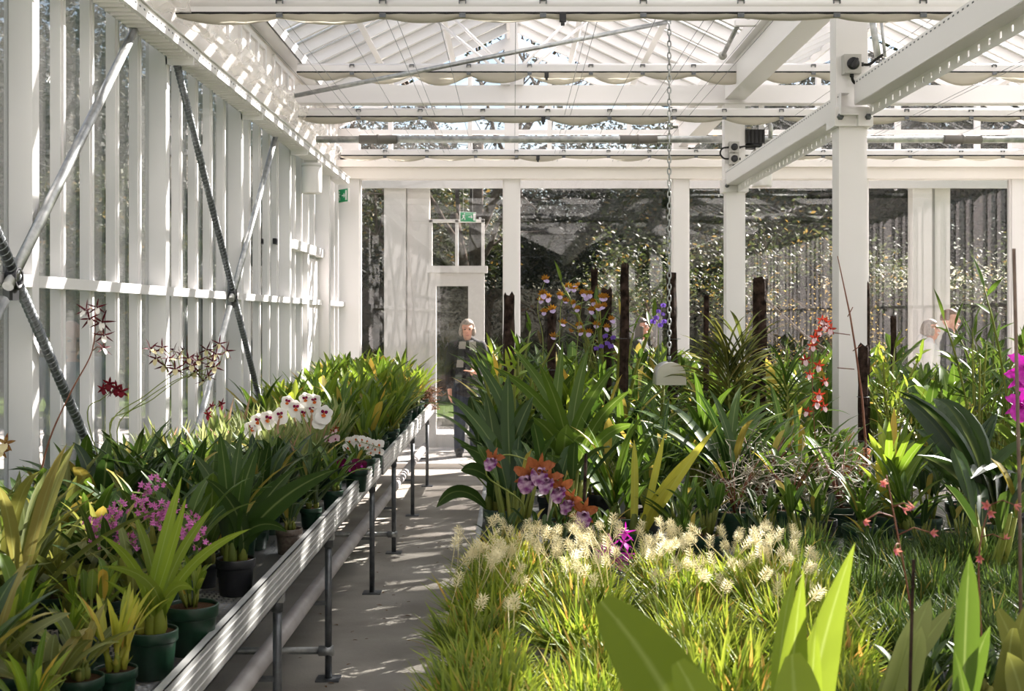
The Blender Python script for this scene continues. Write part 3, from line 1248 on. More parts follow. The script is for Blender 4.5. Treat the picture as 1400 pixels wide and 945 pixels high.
# debris on the floor: single fallen leaves
def litter(n, x0, x1, ya, yb_, seed):
    rr = random.Random(seed)
    lm = [leafmat('dry_leaf', ['#4d3a26', '#6b5136', '#7d6a40'], .05, .8, rib=0)]
    protos = []
    for v in range(4):
        b = MB()
        b.leaf((0, 0, .002), 0, .15, 1, .45, .5, 4, 'ellip', .3)
        protos.append(b.mesh('fallen_leaf', lm))
    for i in range(n):
        o = link('fallen_leaf', protos[i % 4], None, (rr.uniform(x0, x1), rr.uniform(ya, yb_), .001))
        s = rr.uniform(.012, .035)
        o.scale = (s, s, s)
        o.rotation_euler = (0, 0, rr.uniform(0, 6.3))
        tag(o, 'small dry leaf fallen on the concrete aisle floor', 'leaf', 'fallen leaves on the aisle floor')


litter(90, -1.2, -.15, 6.0, 10.5, 5)
litter(25, -1.2, -.15, 3.8, 6.0, 6)
# ------------------------------------------------------------------ outside: porch, trees, hedge
rt = sroot('door_2', 'pale porch door with a transom standing outside the end wall', 'door')
b = MB()
for x0, x1 in ((-1.08, -.99), (-.57, -.36)):
    b.box2((x0, 16.45, 0), (x1, 16.6, 2.235))
b.box2((-.99, 16.46, 2.10), (-.57, 16.59, 2.235))
b.box2((-1.08, 16.448, 2.235), (-.36, 16.602, 2.268))
b.box2((-1.1, 16.42, 2.27), (-.32, 16.62, 2.36))
b.box2((-.99, 16.48, 0), (-.57, 16.54, .16))
b.obj('door_frame', M['grey_panel'], rt)
b = MB()
b.box2((-.99, 16.51, .16), (-.57, 16.516, 2.10))
b.obj('pane', M['glass'], rt)
b = MB()
for x0, x1 in ((-.74, -.70), (-.40, -.36), (-1.08, -1.04)):
    b.box2((x0, 16.46, 2.36), (x1, 16.54, 2.96))
b.box2((-1.08, 16.46, 2.93), (-.36, 16.54, 2.97))
b.obj('transom', M['grey_panel'], rt)
b = MB()
b.tube([(-.60, 16.44, 1.0), (-.60, 16.40, 1.0), (-.60, 16.40, 1.18), (-.60, 16.44, 1.18)], .01, 6)
b.obj('handle', M['galv'], rt)
for x0, x1, y, lab in ((-1.66, -1.38, 16.4, 'wide pale porch column left of the porch door'), (-1.37, -1.08, 16.5, 'pale porch column against the porch door frame'), (5.2, 5.45, 16.4, 'pale outside column behind the strolling couple'), (5.52, 5.72, 16.5, 'slim pale outside column beside the wider one')):
    b = MB()
    b.box2((x0, y, 0), (x1, y + .2, 3.6))
    b.box2((x0 - .015, y - .015, 0), (x1 + .015, y + .215, .15))
    struct('column', b, M['grey_panel'], lab)
b = MB()
b.box2((-2.6, 16.3, 3.5), (8, 16.9, 3.6))
b.box2((-2.6, 16.3, 3.36), (8, 16.36, 3.5))
struct('beam', b, M['grey_panel'], 'pale porch roof edge outside the end wall')
exit_sign('green exit sign hanging above the porch door', (-.57, 16.35, 2.99), .22, .13, .35)
b = MB()
for xx in (-.63, -.51):
    b.tube([(xx, 16.37, 3.05), (xx, 16.37, 3.38)], .004, 5)
tag(b.obj('sign_hanger', M['galv']), 'thin pair of wires holding the green sign over the porch door', 'hanger')


def tree_mesh(seed, H, crown_r, crown_z0, nleaf, lw, trunk_r, forks=3, spread=.7, open_=False):
    rr = random.Random(seed)
    tb, lb = MB(), MB()
    tips = []

    def grow(p, d, L, r, lev):
        pts = [p]
        rad = [r]
        n = 5
        q = p.copy()
        for i in range(n):
            d = (d + Vector((rr.uniform(-.16, .16), rr.uniform(-.16, .16), rr.uniform(-.05, .12)))).normalized()
            q = q + d * (L / n)
            pts.append(q.copy())
            rad.append(r * (1 - .45 * (i + 1) / n))
            if lev >= 2:
                tips.append((q.copy(), lev))
        tb.tube(pts, rad, 7 if lev == 0 else 5, 0, lev == 0)
        if lev < 3:
            m = forks + (1 if lev == 0 else 0)
            for k in range(m):
                a = 2 * PI * k / m + rr.uniform(-.5, .5)
                o = d.orthogonal().normalized()
                o = Matrix.Rotation(a, 3, d) @ o
                nd = (d * (1 - spread * rr.uniform(.6, 1)) + o * spread + Vector((0, 0, .12))).normalized()
                f = rr.uniform(.55, 1)
                base = pts[0] + (pts[-1] - pts[0]) * (f if lev else max(f, .62))
                i = min(int(f * n), n)
                base = pts[i] if lev else pts[max(3, i)]
                grow(base, nd, L * rr.uniform(.55, .75), rad[min(i, n)] * .62, lev + 1)

    grow(Vector((0, 0, 0)), Vector((rr.uniform(-.06, .06), rr.uniform(-.06, .06), 1)), H * .48, trunk_r, 0)
    for i in range(nleaf):
        p, _ = rr.choice(tips)
        if open_:
            q = p + Vector((rr.gauss(0, .16), rr.gauss(0, .16), rr.gauss(0, .14)))
        else:
            a, u = rr.uniform(0, 2 * PI), rr.uniform(-1, 1)
            if rr.random() < .55:
                q = p + Vector((rr.gauss(0, .45), rr.gauss(0, .45), rr.gauss(0, .4)))
            else:
                k = (rr.random() ** .33) * crown_r
                s = math.sqrt(1 - u * u)
                q = Vector((k * s * math.cos(a), k * s * math.sin(a), crown_z0 + (H - crown_z0) * .5 * (1 + u * k / crown_r)))
        L = lw * rr.uniform(.6, 1.4)
        lb.leaf(q, rr.uniform(0, 2 * PI), rr.uniform(-.9, .7), L, L * .55, .5, 2, 'ellip', .2, 0, rr.uniform(-1, 1))
    return tb, lb


def tree(name, label, cat, protos, x, y, s, rz, group=None):
    rt = thing(name, label, cat, (x, y, .1 if y > 19.5 else -.13), rz, group)
    for nm, me in protos:
        o = link(nm, me, rt)
        o.scale = (s, s, s)
    return rt


def proto(seed, lm, **k):
    tb, lb = tree_mesh(seed, **k)
    return [('trunk', tb.mesh('trunk', M['trunk'])), ('crown', lb.mesh('crown', lm))]


T1 = proto(1, M['lf_tree'], H=8.5, crown_r=3.0, crown_z0=.8, nleaf=22000, lw=.15, trunk_r=.22)
T2 = proto(2, M['lf_tree'], H=10, crown_r=2.8, crown_z0=1.2, nleaf=22000, lw=.15, trunk_r=.24)
T3 = proto(3, M['lf_tree2'], H=7, crown_r=2.6, crown_z0=.7, nleaf=22000, lw=.14, trunk_r=.18)
T4 = proto(4, M['lf_gold'], H=4.2, crown_r=1.2, crown_z0=1.4, nleaf=1100, lw=.04, trunk_r=.06, spread=.75, open_=True)
T5 = proto(5, M['lf_tree2'], H=5.2, crown_r=1.3, crown_z0=1.2, nleaf=4200, lw=.075, trunk_r=.07, spread=.6, open_=True)
T6 = proto(6, M['lf_tree'], H=9, crown_r=2.4, crown_z0=3, nleaf=900, lw=.10, trunk_r=.18, spread=.7, open_=True)
k = 0
for (x, y, s, t) in ((-13, 33, 1.0, T1), (-9, 30, 1.0, T2), (-5.4, 33, .85, T1), (-2.2, 30, .80, T3), (1.2, 34, .78, T1), (4.6, 30, .95, T3), (7.6, 33, 1.05, T2), (11, 30, 1.1, T1), (14.5, 33, 1.1, T2), (18, 30, 1.0, T1), (-17, 30, 1.0, T2), (-3.8, 38, .9, T2), (3.2, 39, .8, T2), (9.2, 39, 1.1, T1), (-11, 39, 1.1, T1), (-.6, 37, .75, T1), (6, 37, 1.0, T1)):
    nm = {id(T1): 'dense_tree', id(T2): 'tall_tree', id(T3): 'leafy_tree'}[id(t)]
    lab = {id(T1): 'dense dark evergreen in the tree belt beyond the lawn', id(T2): 'tall dark tree in the belt beyond the lawn', id(T3): 'greener rounded tree at the front of the belt beyond the lawn'}[id(t)]
    tree(nm, lab, 'tree', t, x, y, s, k * 1.7, 'tree belt beyond the lawn, ' + nm.replace('_', ' ') + 's')
    k += 1
# along the bench wall side
for i, (x, y, s, t) in enumerate(((-9, 3, .8, T1), (-12, 9, .9, T2), (-9.5, 14, .8, T3), (-13, 20, 1.0, T1), (-9, 23, .9, T2), (-6.8, 20.5, .6, T3))):
    nm = {id(T1): 'dense_tree', id(T2): 'tall_tree', id(T3): 'leafy_tree'}[id(t)]
    tree(nm, 'dark tree standing on the lawn outside the bench wall', 'tree', t, x, y, s, i * 2.1, 'trees outside the bench wall')
for i, x in enumerate((-9, -5, -1, 3, 7, 11, 15)):  # unseen trees added to keep bright sky out of the end glass reflections
    tree('dense_tree', 'unseen dark tree added behind the camera end to darken the end glass reflections', 'tree', (T1, T2)[i % 2], x, -24 - (i % 2) * 3, 1.0, i * 1.3, 'unseen trees added behind the camera for the end glass reflections')
tree('bare_tree', 'nearly bare dark tree outside the first end wall pane', 'tree', T6, -4.4, 24, .9, .6)
tree('bare_tree', 'tall bare dark tree whose crown shows through the gable glass', 'tree', T6, -.6, 26.5, 1.25, 4.0)
tree('bare_tree', 'nearly bare dark tree seen above the porch door', 'tree', T6, -.8, 25, .85, 2.6)
tree('golden_tree', 'small tree with sparse golden leaves outside the third pane', 'tree', T4, 4.15, 18.2, .86, 2.4)
tree('young_tree', 'leafy young tree outside the second end wall pane', 'tree', T5, 2.05, 18.4, .8, 1.1)
tree('young_tree', 'leafy young tree outside the fourth end wall pane', 'tree', T5, 5.1, 18.9, .85, 3.0)
tree('young_tree', 'small leafy tree past the pale outside columns', 'tree', T5, 7.4, 18.6, .8, 4.4)
# clipped hedge in front of the belt
b = MB()
rr = random.Random(9)
for i in range(22000):
    x, z = rr.uniform(-26, 26), rr.random() ** .7 * 3.0
    b.leaf((x, 27.2 + rr.uniform(-.5, .5) + .2 * math.sin(x * 3), .1 + z + .15 * math.sin(x * 1.3)), rr.uniform(3.4, 6.0), rr.uniform(-.6, .9), rr.uniform(.10, .2), .08, .6, 2, 'ellip', .2)
hd = thing('hedge', 'long dark hedge along the far side of the lawn', 'hedge')
b.obj('foliage', M['lf_tree'], hd)
b = MB()
b.box2((-26, 27.1, 0), (26, 27.5, 2.3))
b.obj('inner_growth', M['trunk'], hd)

# ------------------------------------------------------------------ people
def remesh(mb, name, m, vox, smooth=3):
    me = mb.mesh(name, m)
    o = link(name, me)
    r = o.modifiers.new('r', 'REMESH')
    r.mode = 'VOXEL'
    r.voxel_size = vox
    r.use_smooth_shade = True
    if smooth:
        s = o.modifiers.new('s', 'SMOOTH')
        s.iterations = smooth
        s.factor = .5
    dg = bpy.context.evaluated_depsgraph_get()
    dg.update()
    new = bpy.data.meshes.new_from_object(o.evaluated_get(dg))
    new.name = name
    bpy.data.objects.remove(o)
    return new


def limb(b, pts, rr, n=12):
    pts = [Vector(p) for p in pts]
    b.tube(pts, rr, n)
    for p, r in zip(pts, rr):
        b.ball(p, (r, r, r), 0, 12, 8)


def person(name, label, loc, rz, H, o):
    """o: hair, hair_style, top colour, top length, legs, scarf, hood; the figure faces local -y"""
    rt = thing(name, label, 'person', loc, rz)
    k = H / 1.70
    head = Vector((0, -.01, 1.575))
    turn = Matrix.Rotation(o.get('turn', 0), 3, 'Z') @ Matrix.Rotation(o.get('nod', 0), 3, 'X')

    def hp(x, y, z):
        return head + turn @ Vector((x, y, z))
    sh = o.get('sh', .175)
    arms = {}
    for s in (-1, 1):
        a = o.get('arm', {}).get(s)
        arms[s] = a or [(s * sh, .01, 1.385), (s * (sh + .065), .03, 1.10), (s * (sh + .05), -.05, .86), (s * (sh + .045), -.07, .80)]
    legs = {s: [(s * .085, 0, .88), (s * .095, -.005, .48), (s * .10, .02, .09)] for s in (-1, 1)}
    b = MB()
    b.ball((0, 0, 1.23), (.15, .10, .22), 0, 16, 10)
    b.ball((0, 0, 1.02), (.14, .105, .16), 0, 16, 10)
    b.ball((0, .01, .91), (.155, .11, .12), 0, 16, 10)
    limb(b, [(-sh + .02, 0, 1.385), (0, .005, 1.41), (sh - .02, 0, 1.385)], [.05, .06, .05])
    limb(b, [(0, .005, 1.40), (0, 0, 1.5)], [.055, .05])
    b.ball(hp(0, .012, .02), (.074, .092, .105), 0, 18, 12)
    b.ball(hp(0, -.022, -.055), (.055, .062, .062), 0, 14, 10)
    b.ball(hp(0, -.05, -.095), (.024, .022, .022), 0, 10, 6)
    b.tube([hp(0, -.085, .028), hp(0, -.104, -.012), hp(0, -.092, -.022)], [.009, .014, .012], 8)
    b.ball(hp(0, -.083, -.052), (.022, .014, .010), 0, 8, 6)
    b.ball(hp(0, -.072, .045), (.05, .022, .012), 0, 8, 6)
    for s in (-1, 1):
        b.ball(hp(s * .077, .012, -.005), (.012, .022, .032), 0, 8, 6)
        limb(b, arms[s], [.052, .042, .030, .028])
        P = [Vector(p) for p in arms[s]]
        d = (P[3] - P[2]).normalized()
        e = P[3]
        b.ball(e + d * .045, (.024, .036, .05), 0, 10, 8)
        for q in range(4):
            y0 = -.026 + q * .0175
            b.tube([e + d * .07 + Vector((0, y0, 0)), e + d * (.11 + .006 * (q in (1, 2))) + Vector((-s * .006, y0 * 1.1, 0)), e + d * (.145 - .012 * (q == 3)) + Vector((-s * .022, y0 * 1.1, 0))], [.0105, .0098, .009], 7)
        b.tube([e + d * .025 + Vector((0, -.03, 0)), e + d * .065 + Vector((-s * .008, -.052, 0)), e + d * .092 + Vector((-s * .014, -.052, 0))], [.013, .011, .0095], 7)
        limb(b, legs[s], [.085, .058, .042])
        b.ball((s * .105, -.05, .045), (.042, .115, .045), 0, 10, 8)
    body = link('body', remesh(b, 'body', M['skin'], .0075), rt)
    # eyes, mouth
    for s in (-1, 1):
        e = MB()
        e.ball(hp(s * .031, -.077, .022), (.013, .009, .0075), 0, 10, 6)
        e.obj('eye', M['eye'], rt)
        e = MB()
        e.tube([hp(s * .016, -.09, .043), hp(s * .034, -.088, .049), hp(s * .054, -.074, .043)], [.003, .004, .002], 5)
        e.obj('eyebrow', o['hair_m'], rt)
    e = MB()
    e.ball(hp(0, -.0945, -.052), (.021, .005, .0075), 0, 10, 6)
    e.obj('mouth', M['lip'], rt)
    # hair
    hs = o.get('style', 'short')
    b = MB()
    if hs == 'bald':
        for a in range(-10, 11):
            t = a / 10 * 2.0
            b.ball(hp(.074 * math.sin(t), .02 + .078 * math.cos(t), -.02), (.02, .02, .045), 0, 8, 6)
    else:
        for i in range(13):
            for j in range(7):
                az = -PI * .0 + 2 * PI * i / 13
                el = PI / 2 * j / 6
                x, y, z = math.cos(el) * math.sin(az), math.cos(el) * math.cos(az), math.sin(el)
                if y < -.3 and z < .50:
                    continue
                b.ball(hp(x * .077, .014 + y * .094, .022 + z * .105), (.024, .024, .024), 0, 8, 6)
        if hs in ('bob', 'long'):
            zz = -.06 if hs == 'bob' else -.16
            for i in range(9):
                az = -2.0 + 4.0 * i / 8
                b.tube([hp(.08 * math.sin(az), .016 + .095 * math.cos(az), .03), hp(.086 * math.sin(az), .018 + .098 * math.cos(az), zz * .5), hp(.078 * math.sin(az), .02 + .088 * math.cos(az), zz)], [.026, .026, .016], 8)
                b.ball(hp(.085 * math.sin(az), .018 + .096 * math.cos(az), zz * .4), (.026, .026, .05))
    link('hair', remesh(b, 'hair', o['hair_m'], .009, 2), rt)
    # clothes
    b = MB()
    zl = o.get('hem', .88)
    top = o['top_m']
    b.ball((0, 0, 1.24), (.178, .125, .2), 0, 16, 10)
    for i in range(7):
        z = 1.3 - (1.3 - zl) * i / 6
        b.ball((0, 0, z), (.168 + .022 * i / 6, .125 + .018 * i / 6, .07), 0, 18, 8)
    limb(b, [(-sh, 0, 1.375), (-.06, .01, 1.435), (.06, .01, 1.435), (sh, 0, 1.375)], [.062, .055, .055, .062])
    for s in (-1, 1):
        P = [Vector(p) for p in arms[s]]
        limb(b, [P[0], P[1], P[2] + (P[1] - P[2]) * .05], [.068, .058, .045])
    if o.get('hood'):
        b.ball((0, .10, 1.46), (.12, .07, .075), 0, 14, 8)
        b.ball((0, .06, 1.44), (.13, .09, .05), 0, 14, 8)
    link('coat', remesh(b, 'coat', top, .012, 2), rt)
    b = MB()
    for s in (-1, 1):
        q = legs[s]
        limb(b, [q[0], q[1], (q[2][0], q[2][1], .07)], [.105, .078, .066])
    b.ball((0, 0, .92), (.165, .118, .1), 0, 16, 8)
    link('trousers', remesh(b, 'trousers', o['leg_m'], .012, 2), rt)
    for s in (-1, 1):
        b = MB()
        b.ball((s * .105, -.05, .05), (.05, .135, .05), 0, 14, 8)
        b.box((s * .105, -.045, .012), (.085, .25, .024))
        link('shoe', remesh(b, 'shoe', M['black'], .010, 2), rt)
    if o.get('scarf'):
        b = MB()
        b.lathe([(.075, 1.385), (.10, 1.40), (.102, 1.43), (.08, 1.455), (.07, 1.45)], (0, -.005, 0), 16, 1)
        for s, z in ((-1, .98), (1, .90)):
            n0 = 10
            for i in range(n0):
                t0, t1 = i / n0, (i + 1) / n0
                za, zb_ = 1.44 + (z - 1.44) * t0, 1.44 + (z - 1.44) * t1
                xa, xb_ = s * (.06 + .055 * t0), s * (.06 + .055 * t1)
                b.box(((xa + xb_) / 2, -.118 - .02 * t0, (za + zb_) / 2), (.085, .022, abs(za - zb_)), (0, 0, 1, 1, 2)[i % 5])
            for f in range(7):
                b.tube([(s * .115 - .036 + f * .012, -.135, z), (s * .115 - .036 + f * .012, -.135, z - .06)], .003, 4)
        b.obj('scarf', [M['scarf_a'], M['scarf_b'], M['scarf_c']], rt)
    if o.get('bag'):
        b = MB()
        b.tube([(-.15, -.1, 1.40), (0, -.145, 1.2), (.17, -.10, .98)], .012, 6)
        b.box((.2, -.03, .92), (.06, .22, .2))
        b.obj('shoulder_bag', M['black'], rt)
    for c in rt.children:
        c.scale = (k, k, k)
    return rt


M['scarf_a'] = mat('scarf_grey', '#9a978f', .9)
M['scarf_b'] = mat('scarf_black', '#232425', .9)
M['scarf_c'] = mat('scarf_green_grey', '#4a544c', .9)
hair_grey = mat('grey_blond_hair', '#a3978a', .6, col2='#7d7266', vscale=60)
hair_dark = mat('dark_brown_hair', '#2c211c', .5, col2='#3d2d24', vscale=60)
hair_brown = mat('brown_hair', '#5a4030', .55, col2='#7a5a42', vscale=60)
hair_white = mat('white_hair', '#c9c2b8', .6)
coat_white = mat('white_coat', '#dedbd6', .85, bump=.15, bscale=30)
coat_black = mat('black_coat', '#1d1c1f', .8)
coat_grey = mat('dark_grey_jacket', '#34363a', .75)
shirt_blue = mat('grey_blue_shirt', '#5f707e', .85)
jeans = mat('dark_jeans', '#2b3442', .85)
trs = mat('dark_trousers', '#2a2a2e', .85)

person('person', 'grey-haired person in dark coat, striped scarf and jeans standing on the gravel by the porch', (-.55, 15.55, -.01), 0.06, 1.66,
       dict(hair_m=hair_grey, style='bob', top_m=coat_black, leg_m=jeans, scarf=True, hem=.80, nod=.08, arm={1: [(.175, .01, 1.385), (.25, .02, 1.12), (.14, -.15, 1.05), (.09, -.18, 1.06)]}))
p = at(876, 433, 15.9)
person('person', 'dark-haired person in a black coat walking outside behind the bark posts', (p.x, 15.95, 0), 1.25, 1.67,
       dict(hair_m=hair_dark, style='long', top_m=coat_black, leg_m=trs, hem=.7))
p = at(1272, 438, 15.75)
person('person', 'fair-haired person in a white hooded jacket strolling outside', (p.x, 15.75, -.01), 1.2, 1.66,
       dict(hair_m=hair_grey, style='bob', top_m=coat_white, leg_m=trs, hood=True, hem=.75))
p = at(1299, 425, 15.95)
person('person', 'brown-haired person in a dark jacket with a bag strap strolling outside', (p.x, 15.95, 0), 1.15, 1.78,
       dict(hair_m=hair_brown, style='short', top_m=coat_grey, leg_m=jeans, bag=True, sh=.195))
p = at(97, 445, 9.2)
person('person', 'bald person in a grey-blue shirt leaning forward outside the bench wall glass', (p.x, 9.2, -.13), .55, 1.80,
       dict(hair_m=hair_white, style='bald', top_m=shirt_blue, leg_m=trs, sh=.2, nod=.42))
# ------------------------------------------------------------------ plant prototypes
def ru(a, b):
    return R.uniform(a, b)


PROTO = {}      # species -> list of variants; a variant is [(part name, mesh)], standing on z = 0 (the potting mix)


def add_proto(sp, fn, n=3):
    PROTO[sp] = [fn() for _ in range(n)]


def p_strap(lm, nl=(14, 19), L=(.34, .55), Wd=(.028, .044), el=(.75, 1.45), dr=(.5, 1.5), rad=.05):
    def f():
        b, q = MB(), MB()
        fans = R.randint(3, 4)
        for k in range(fans):
            a0 = ru(0, 6.28)
            c = Vector((math.cos(a0), math.sin(a0), 0)) * ru(.2, 1) * rad
            q.lathe([(.006, -.01), (.019, .015), (.02, .035), (.009, .075)], c, 9, 0, None, True, True)
            m = R.randint(*nl) // fans + 1
            base = ru(0, 6.28)
            for i in range(m):
                az = base + (PI if i % 2 else 0) + ru(-.6, .6)
                b.leaf(c + Vector((0, 0, ru(.01, .07))), az, ru(*el), ru(*L), ru(*Wd), ru(*dr), 8, 'strap', ru(.15, .45), 0, ru(-.3, .3), 0, ru(-.25, .25))
        return [('leaves', b.mesh('leaves', lm)), ('pseudobulbs', q.mesh('pseudobulbs', M['bulb']))]
    return f


def p_broad(lm, nl=(10, 14), L=(.30, .46), Wd=(.055, .085), el=(.8, 1.4), dr=(.5, 1.4), pet=.07, wave=.02, prof='ellip'):
    """broad soft leaves on short stalks from fat pseudobulbs"""
    def f():
        b, q = MB(), MB()
        for i in range(R.randint(*nl)):
            az = i * 2.4 + ru(-.4, .4)
            c = Vector((math.cos(az), math.sin(az), 0)) * ru(.01, .045)
            q.lathe([(.01, -.01), (.022, .02), (.021, .05), (.008, ru(.07, .1))], c, 9, 0, None, True, True)
            e = ru(*el)
            d = Vector((math.cos(e) * math.cos(az), math.cos(e) * math.sin(az), math.sin(e)))
            c2 = c + Vector((0, 0, .06)) + d * pet
            q.tube([c + Vector((0, 0, .05)), c2], [.006, .005], 6)
            b.leaf(c2 - d * .01, az, e, ru(*L), ru(*Wd), ru(*dr), 9, prof, ru(.1, .4), 0, ru(-.4, .4), wave, ru(-.2, .2))
        return [('leaves', b.mesh('leaves', lm)), ('pseudobulbs', q.mesh('pseudobulbs', M['bulb']))]
    return f


def p_catt(lm, nc=(9, 14), H=(.12, .24), L=(.16, .26), Wd=(.038, .056)):
    """club-shaped canes each topped by one or two stiff leaves"""
    def f():
        b, q = MB(), MB()
        for i in range(R.randint(*nc)):
            az = ru(0, 6.28)
            c = Vector((math.cos(az), math.sin(az), 0)) * ru(.01, .07)
            h = ru(*H)
            t = c + Vector((math.cos(az) * h * ru(.1, .45), math.sin(az) * h * ru(.1, .45), h))
            q.tube([c, c * .6 + t * .4, t], [.006, .013, .008], 7)
            for k in range(R.choice((1, 1, 2))):
                b.leaf(t - Vector((0, 0, .004)), az + (2.6 if k else 0) + ru(-.5, .5), ru(.75, 1.45), ru(*L), ru(*Wd), ru(.1, .9), 7, 'obl', ru(.3, .6), 0, ru(-.4, .4))
        return [('leaves', b.mesh('leaves', lm)), ('canes', q.mesh('canes', M['cane']))]
    return f


def p_grass(lm, n=420, L=(.13, .25), Wd=(.009, .016), rad=.15, el=(.4, 1.5), dr=(-.1, .7), sw=2.0):
    def f():
        b = MB()
        for i in range(n):
            a = ru(0, 6.28)
            r = math.sqrt(R.random()) * rad
            c = Vector((math.cos(a) * r, math.sin(a) * r, ru(0, .03)))
            b.leaf(c, a + ru(-sw, sw), ru(*el) - r / rad * .2, ru(*L), ru(*Wd), ru(*dr), 4, 'grass', .35, 0, ru(-.6, .6))
        return [('leaves', b.mesh('leaves', lm))]
    return f


def p_reed(lm, nc=(9, 13), H=(.32, .6), L=(.055, .085), Wd=(.017, .024), step=.032, tilt=.35, start=.12):
    """upright canes with small leaves in two ranks"""
    def f():
        b, q = MB(), MB()
        for i in range(R.randint(*nc)):
            az = ru(0, 6.28)
            c = Vector((math.cos(az), math.sin(az), 0)) * ru(.01, .06)
            h = ru(*H)
            lean = ru(.02, tilt)
            pts = []
            for k in range(7):
                t = k / 6
                pts.append(c + Vector((math.cos(az), math.sin(az), 0)) * (lean * h * t * t) + Vector((0, 0, h * t)))
            q.tube(pts, [.0055] * 6 + [.003], 6)
            fa = ru(0, 6.28)
            z = h * start
            k = 0
            while z < h:
                t = z / h
                s = min(int(t * 6), 5)
                p = pts[s].lerp(pts[s + 1], t * 6 - s)
                b.leaf(p, fa + (PI if k % 2 else 0) + ru(-.3, .3), ru(.25, .9), ru(*L), ru(*Wd), ru(.1, .8), 4, 'lance', .3, 0, ru(-.3, .3))
                z += step * ru(.8, 1.2)
                k += 1
            b.leaf(pts[-1], fa, 1.2, L[1], Wd[0], .3, 4, 'lance', .3)
        return [('leaves', b.mesh('leaves', lm)), ('canes', q.mesh('canes', M['cane']))]
    return f


def p_vanda(lm, H=.42, L=(.24, .36), Wd=(.018, .026), n=26, heads=1, sp=.05):
    def f():
        b, q = MB(), MB()
        for hd in range(heads):
            ox = Vector((ru(-sp, sp), ru(-sp, sp) * .6, 0)) * (hd > 0)
            fa = ru(-.5, .5)
            h = H * ru(.8, 1.1)
            q.tube([ox, ox + Vector((.01, 0, h * .5)), ox + Vector((0, .01, h))], [.011, .010, .007], 7)
            for i in range(n):
                t = i / n
                z = h * (.12 + .9 * t)
                k = 1 - .45 * t
                b.leaf(ox + Vector((0, 0, z)), fa + (PI if i % 2 else 0) + ru(-.45, .45), .55 + .75 * t + ru(-.1, .1), ru(*L) * k, ru(*Wd), 1.7 * (1 - .55 * t) + ru(-.2, .3), 8, 'strap', .5, 0, ru(-.15, .15))
        w_ = MB()
        for i in range(7):
            a = ru(0, 6.28)
            z = ru(.03, .2)
            r = ru(.05, .12)
            w_.tube([(0, 0, z), (math.cos(a) * r * .6, math.sin(a) * r * .6, z + .01), (math.cos(a) * r, math.sin(a) * r, max(z - .08, 0.01)), (math.cos(a) * r * 1.1, math.sin(a) * r * 1.1, max(z - .16, 0.0))], .0028, 5)
        return [('leaves', b.mesh('leaves', lm)), ('stem', q.mesh('stem', M['cane'])), ('aerial_roots', w_.mesh('aerial_roots', M['root']))]
    return f


def p_bamboo(lm, nc=(5, 7), H=(.6, .95), L=(.13, .19), Wd=(.026, .038), tilt=.45):
    return p_reed(lm, nc, H, L, Wd, .085, tilt, .3)


def p_bulbs(lm):
    """plump ribbed pseudobulbs each with two soft leaves"""
    def f():
        b, q = MB(), MB()
        for i in range(R.randint(9, 12)):
            a, r = ru(0, 6.28), ru(.0, .075)
            c = Vector((math.cos(a) * r, math.sin(a) * r, 0))
            h = ru(.055, .085)
            q.lathe([(.012, -.01), (.024, h * .3), (.023, h * .65), (.008, h)], c, 10, 0, None, True, True)
            for k in (0, 1):
                b.leaf(c + Vector((0, 0, h - .004)), a + ru(-.4, .4) + k * 2.6, ru(.9, 1.4), ru(.14, .24), ru(.026, .04), ru(.4, 1.2), 6, 'obl', .3, 0, ru(-.3, .3))
        return [('leaves', b.mesh('leaves', lm)), ('pseudobulbs', q.mesh('pseudobulbs', M['bulb']))]
    return f


def p_cataset(lm):
    """yellowing plant: fat tapering sheathed pseudobulbs and long plain leaves"""
    def f():
        b, q = MB(), MB()
        for i in range(7):
            a = ru(0, 6.28)
            c = Vector((math.cos(a), math.sin(a), 0)) * ru(.015, .045)
            h = ru(.09, .14)
            t = c * 1.6 + Vector((0, 0, h))
            q.tube([c + Vector((0, 0, -.01)), c * 1.1 + Vector((0, 0, h * .4)), t], [.012, .019, .006], 9)
            for k in range(2):
                q.leaf(c, a + ru(-1.5, 1.5), ru(.9, 1.3), ru(.07, .13), .03, -.2, 4, 'lance', .7)
            for k in range(3):
                b.leaf(t - Vector((0, 0, .02)), a + ru(-1.4, 1.4), ru(1.0, 1.52), ru(.22, .38), ru(.024, .036), ru(.2, .9), 8, 'strap', .4, 0, ru(-.3, .3))
        return [('leaves', b.mesh('leaves', lm)), ('pseudobulbs', q.mesh('pseudobulbs', M['lf_yellow']))]
    return f


